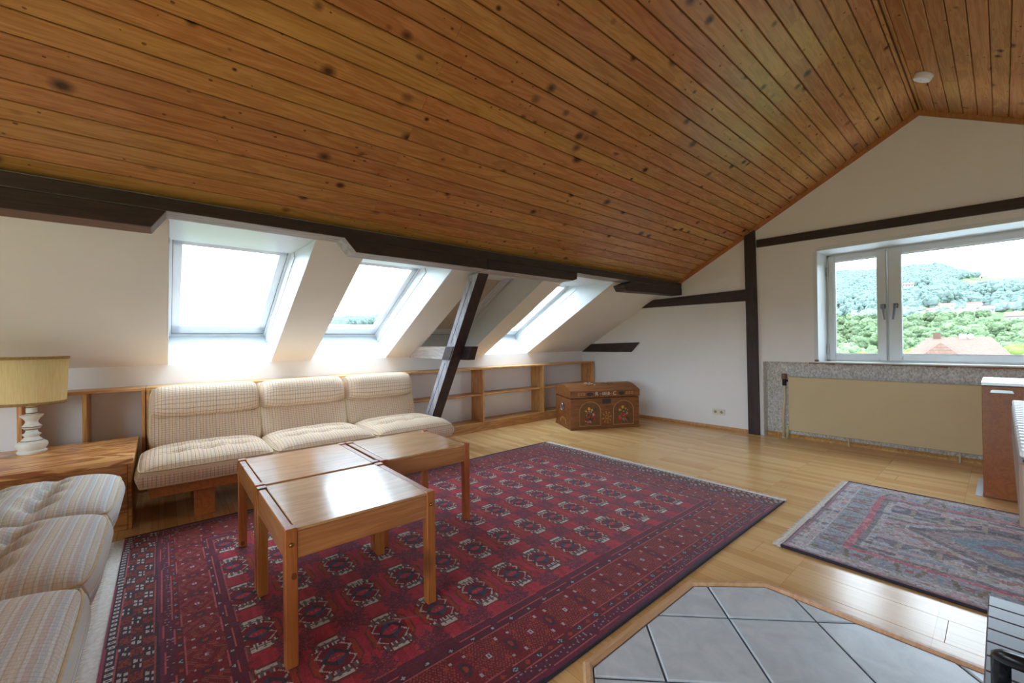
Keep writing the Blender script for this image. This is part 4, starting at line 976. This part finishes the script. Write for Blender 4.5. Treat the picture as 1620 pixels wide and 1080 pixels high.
# ================================================================== OUTSIDE: valley, hills, trees, houses
def terr():
    az_k = [-180, -120, -95, -82, -72, -68, -50, -20, -11.7, -8, -6.3, -4, -1.7, 1.3, 20, 60, 120, 180]
    el_k = [2.5, 2.5, 1.8, 2.0, 3.2, 3.4, 4.5, 6.6, 6.95, 6.7, 6.8, 6.75, 5.55, 5.2, 5, 4, 2.5, 2.5]
    def elr(a): return np.interp((a+180) % 360-180, az_k, el_k)
    RR = 950.
    def z(a, R_):
        a = np.asarray(a, float); R_ = np.asarray(R_, float)
        zr = 1.2+RR*np.tan(np.radians(elr(a))); s = np.clip((R_-150)/(RR-150), 0, 1)
        base = -11+(zr+11)*(.30*s+.70*s**1.35)
        base = base+5*np.sin(a*.9+R_*.011)*s*(1-s)*2+4*np.sin(a*2.3-R_*.006)*s*(1-s)*2
        return np.where(R_ > RR, base-(R_-RR)*.15, base)
    return z, elr
tz, elr = terr()
def pt(a, R_): return (R_*math.sin(math.radians(a)), R_*math.cos(math.radians(a)), float(tz(a, R_)))
def el_of(a, R_): return math.degrees(math.atan2(float(tz(a, R_))-1.2, R_))
def r_for(a, el):
    lo, hi = 160., 940.
    for _ in range(40):
        mid = (lo+hi)/2
        if el_of(a, mid) < el: lo = mid
        else: hi = mid
    return (lo+hi)/2
def ground_mat():
    t = NT('meadow'); c = t.coord('Object', (1, 1, 1)); n = t.noise(c, .012, 4); n2 = t.noise(c, .15, 4)
    col = t.ramp(n, [(.35, C(70, 88, 56)), (.5, C(86, 102, 66)), (.68, C(102, 110, 78))]); col = t.mix(t.math('MULTIPLY', n2, .3), col, C(80, 98, 62)); return t.done(col, .95, spec=.1)
def land():
    az = np.linspace(-180, 180, 241); rr = np.array([14, 40, 80, 120, 150]+list(np.linspace(175, 950, 40))+[1000, 1100, 1400])
    A, R_ = np.meshgrid(az, rr); Z = tz(A, R_); V = np.stack([R_*np.sin(np.radians(A)), R_*np.cos(np.radians(A)), Z], -1).reshape(-1, 3).tolist(); n = len(az)
    F = [(j*n+i, j*n+i+1, (j+1)*n+i+1, (j+1)*n+i) for j in range(len(rr)-1) for i in range(n-1)]
    mb = MB(); mb.v = [tuple(q) for q in V]; mb.f = F
    return struct(mb.build('ground', ground_mat(), smooth=True))
land()
def leaf_mat(nm, a, b):
    t = NT(nm); n = t.noise(t.coord('Object', (1, 1, 1), 11.), 1.2, 4); oi = t.n('ShaderNodeObjectInfo'); col = t.ramp(n, [(.3, C(*a)), (.7, C(*b))])
    hv = t.n('ShaderNodeHueSaturation'); t.l(col, hv.inputs['Color']); t.l(t.math('MULTIPLY_ADD', oi.outputs['Random'], .5, .75), hv.inputs['Value']); return t.done(hv.outputs[0], .9, spec=.1)
M['leaf'] = leaf_mat('broad_leaves', (80, 94, 46), (122, 132, 72)); M['leaf_hazed'] = leaf_mat('hazed_forest_leaves', (66, 82, 78), (98, 110, 102)); M['leaf_half_hazed'] = leaf_mat('hazed_valley_leaves', (68, 84, 60), (106, 118, 86)); M['bark'] = plain('bark', C(84, 70, 58), .9, 0, .2, 4)  # mid and far leaves greyed and blued: distance haze painted in
def crown_lumps(seed, n, size, sub):
    """a tree crown as many leafy lumps on an ellipsoid"""
    R = random.Random(seed); bm = bmesh.new(); bmesh.ops.create_icosphere(bm, subdivisions=sub, radius=1); bm.verts.index_update()
    v0 = np.array([v.co[:] for v in bm.verts]); f0 = np.array([[v.index for v in fc.verts] for fc in bm.faces]); bm.free(); V = []; F = []; g = np.random.default_rng(seed)
    for k in range(n):
        zc = 1-2*(k+.5)/n; ph = k*2.39996+R.uniform(-.3, .3); q = math.sqrt(max(0, 1-zc*zc)); rad = R.uniform(.55, .85)
        if zc < -.6: rad *= .8
        c = np.array([q*math.cos(ph)*rad, q*math.sin(ph)*rad, zc*rad*(1.05 if zc > 0 else .8)]); sz = size*R.uniform(.75, 1.3)
        F.append(f0+len(v0)*len(V)); V.append(v0*sz*(1+g.uniform(-.28, .28, (len(v0), 1)))+c)
    return np.concatenate(V), np.concatenate(F)
HOUSES = [(-3.43, 2.70, 10), (-4.36, 2.42, 8), (-1.75, 2.55, 15), (-.95, 2.25, 11), (.95, 1.25, 16), (-6.0, 5.05, 12), (-5.0, 5.35, 9), (-1.0, 5.35, 9)]
HP = [(a, r_for(a, e), s*.62) for a, e, s in HOUSES]
MEADOW = [(-2.7, 4.0, 4.45, 5.5), (-1.9, 3.0, 3.25, 3.75), (-7.0, -4.3, 4.35, 4.85), (-2.6, .2, 1.9, 2.3), (.2, 1.6, 1.75, 2.2)]
def clear(a, R_):
    e = el_of(a, R_)
    for m0, m1, e0, e1 in MEADOW:
        if m0 < a < m1 and e0 < e < e1: return True
    for ha, hr, s in HP:
        if abs(math.radians(a-ha))*R_ < s*.8+5 and -45 < R_-hr < 15: return True
    return False
def trees():
    protos = []; mids = []
    for k in range(5):
        vv, ff = crown_lumps(k, 130, .24, 2); me = bpy.data.meshes.new('crown'); me.from_pydata(vv.tolist(), [], ff.tolist()); me.materials.append(M['leaf']); me.shade_smooth(); protos.append(me); m2 = me.copy(); m2.materials[0] = M['leaf_half_hazed']; mids.append(m2)
    tk = MB().tube([(0, 0, 0), (0, 0, 1)], [.3, .2], 7); tme = None
    R = random.Random(5); n = 0; spots = []
    near = [(-13.2, 86, 8.2), (-12.0, 92, 9.0), (-10.9, 88, 8.0), (-9.9, 98, 9.2), (-8.8, 90, 7.9), (-7.6, 100, 8.6), (-14.5, 95, 9), (-11.5, 112, 10), (-9.2, 118, 10.2), (-7.0, 126, 10), (-5.6, 140, 10.5), (-3.8, 140, 10), (-2.4, 142, 10.3), (-.8, 140, 10), (.9, 138, 11.5), (2.0, 120, 10.5), (3.2, 110, 10), (1.5, 150, 12), (-4.6, 155, 10.5), (-13.0, 130, 10.5), (-8.0, 145, 10.5), (-10.4, 150, 11)]
    for q_ in near:
        if all(math.dist(pt(*q_[:2])[:2], pt(b_, r_)[:2]) > 6.2 for b_, r_, _ in spots): spots.append(q_)
    while len(spots) < 200:
        a, q = R.uniform(-17, 6), R.uniform(155, 340)
        if clear(a, q) or any(math.dist(pt(a, q)[:2], pt(b_, r_)[:2]) < 6.4 for b_, r_, _ in spots): continue
        spots.append((a, q, R.uniform(7, 9.5)))
    for i, (a, q, h) in enumerate(spots):
        h *= .9; p = pt(a, q); lab = ('bright green tree close below the window, seen through its %s sash' if q < 156 else 'leafy tree on the lower slope beyond the neighbouring roof, seen through the %s sash') % ('left' if a < -7.6 else 'right')
        o = empty('tree', p, R.uniform(0, 6), label=lab, cat='tree', group='trees in the valley outside the window')
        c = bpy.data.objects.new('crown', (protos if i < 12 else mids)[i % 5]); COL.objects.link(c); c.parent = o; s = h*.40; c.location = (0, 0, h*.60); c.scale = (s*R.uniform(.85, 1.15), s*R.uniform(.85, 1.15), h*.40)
        if tme is None:
            t = tk.build('trunk', M['bark'], o); tme = t.data
        else: t = bpy.data.objects.new('trunk', tme); COL.objects.link(t); t.parent = o
        t.scale = (1, 1, h*.5)
    # the forest beyond: far more trees than one could count
    lows = []
    for k in range(6):
        lows.append(crown_lumps(50+k, 8, .62, 1))
    V = []; F = []; off = 0; cnt = 0
    def put(a, q, h):
        nonlocal off
        vv, ff = lows[R.randrange(6)]; p = pt(a, q); s = h*.42; t = R.uniform(0, 6); c_, s_ = math.cos(t), math.sin(t)
        w_ = vv*np.array([s, s, h*.5]); w_ = np.stack([w_[:, 0]*c_-w_[:, 1]*s_, w_[:, 0]*s_+w_[:, 1]*c_, w_[:, 2]], -1)+np.array([p[0], p[1], p[2]+h*.42]); V.append(w_); F.append(ff+off); off += len(vv)
    while cnt < 6500:
        a, q = R.uniform(-19, 8), 347+610*math.sqrt(R.random())
        if clear(a, q): continue
        put(a, q, R.uniform(5, 9.5)); cnt += 1
    cnt = 0
    while cnt < 1500:
        a, q = R.uniform(-100, -55), R.uniform(700, 960); put(a, q, R.uniform(8, 12)); cnt += 1
    V = np.concatenate(V); F = np.concatenate(F); mb = MB(); mb.v = V.tolist(); mb.f = F.tolist()
    me = bpy.data.meshes.new('forest'); me.from_pydata(mb.v, [], mb.f); me.materials.append(M['leaf_hazed']); o = bpy.data.objects.new('forest', me); COL.objects.link(o)
    tag(o, 'dense forest covering the far hillside outside the window', 'forest', kind='stuff')
trees()
def roof_mat():
    t = NT('clay_roof_tiles'); br = t.n('ShaderNodeTexBrick'); t.l(t.coord('Object', (1, 1, 1)), br.inputs['Vector']); br.inputs['Scale'].default_value = 2.2
    br.inputs['Color1'].default_value = C(108, 76, 66); br.inputs['Color2'].default_value = C(122, 88, 76); br.inputs['Mortar'].default_value = C(88, 60, 50); return t.done(br.outputs[0], .85)
M['roof_tiles'] = roof_mat(); M['render'] = plain('house_render', C(136, 132, 126), .9, 0, .04, 2); M['house_glass'] = plain('house_window', C(60, 68, 76), .2)
def far_house(a, q, s, rz, label):
    p = pt(a, q); o = empty('house', (p[0], p[1], p[2]-1), rz, label=label, cat='house'); L, W, H = s, s*.72, s*.42+1
    MB().box(-L/2, L/2, -W/2, W/2, 0, H).build('walls', M['render'], o)
    r_ = MB(); r_.prism([(-W/2-.5, H-.3), (W/2+.5, H-.3), (0, H+W*.36)], lambda p_, k: ((-L/2-.5, L/2+.5)[k], p_[0], p_[1])); r_.build('roof', M['roof_tiles'], o)
    for k in range(3):
        for z in (2.2, 4.6):
            if z+1.2 < H: MB().box(-L/2+L*(k+.6)/3.4, -L/2+L*(k+.6)/3.4+1.0, -W/2-.06, -W/2+.02, z, z+1.3).build('window', M['house_glass'], o)
names = ['small red-roofed house in the trees right of the window mullion', 'smaller pale house just left of the red-roofed one on the slope', 'large pale house on the middle of the hillside', 'long pale house just below the largest hillside house', 'pale building at the right frame edge among the trees', 'house on the upper slope near the window mullion', 'small house high on the slope right of the mullion', 'small farmhouse on the ridge meadow']
for (a, q, s), nm, rz in zip(HP, names, (.3, -.4, .1, .5, -.2, .2, -.3, .4)): far_house(a, q, s, rz, nm)
def neighbour():
    a, q = -2.9, 112.; p = (q*math.sin(math.radians(a)), q*math.cos(math.radians(a)), -11.); o = empty('house', p, -math.radians(a)*.0+.05, label='neighbouring house with pale red hipped roof below the window', cat='house')
    L, W, H, RT = 13.6, 10., 8.9, 12.3
    MB().box(-L/2+.5, L/2-.5, -W/2+.5, W/2-.5, 0, H).build('walls', M['render'], o)
    hip = 3.4
    MB().add([(-L/2, -W/2, H-.2), (L/2, -W/2, H-.2), (L/2, W/2, H-.2), (-L/2, W/2, H-.2), (-L/2+hip, 0, RT), (L/2-hip+1.0, 0, RT)], [(0, 1, 5, 4), (1, 2, 5), (2, 3, 4, 5), (3, 0, 4), (0, 3, 2, 1)]).build('roof', M['roof_tiles'], o)
    MB().add([(-4.6, -W/2-1.2, H-.3), (1.2, -W/2-1.2, H-.3), (-1.7, -W/2-1.2+.6, RT-.9), (-1.7, 0, RT-.9), (-4.6, 0, H-.3), (1.2, 0, H-.3)], [(0, 1, 2), (1, 5, 3, 2), (0, 2, 3, 4), (0, 4, 5, 1)]).build('gable_roof', M['roof_tiles'], o)
    MB().box(-4.4, 1.0, -W/2-1.0, -W/2+.6, 0, H-.3).build('gable_wall', M['render'], o)
    for x, z in ((-2.3, RT+.9), (1.0, RT+.6)): MB().box(x-.5, x+.5, -.45, .45, RT-1.2, z).build('chimney', M['roof_tiles' if x < 0 else 'render'], o)
    d = MB(); d.lathe([(0, 0), (.3, .05), (.45, .15)], 14, (0, 0, 0)); d = d.build('satellite_dish', M['plastic'], o, True); d.location = (1.9, -.6, RT+.1); d.rotation_euler = (1.3, 0, .3)
    MB().box(-4.9, 1.5, -W/2-1.45, -W/2-1.2, H-.55, H-.25).build('gutter', M['alu'], o)
neighbour()
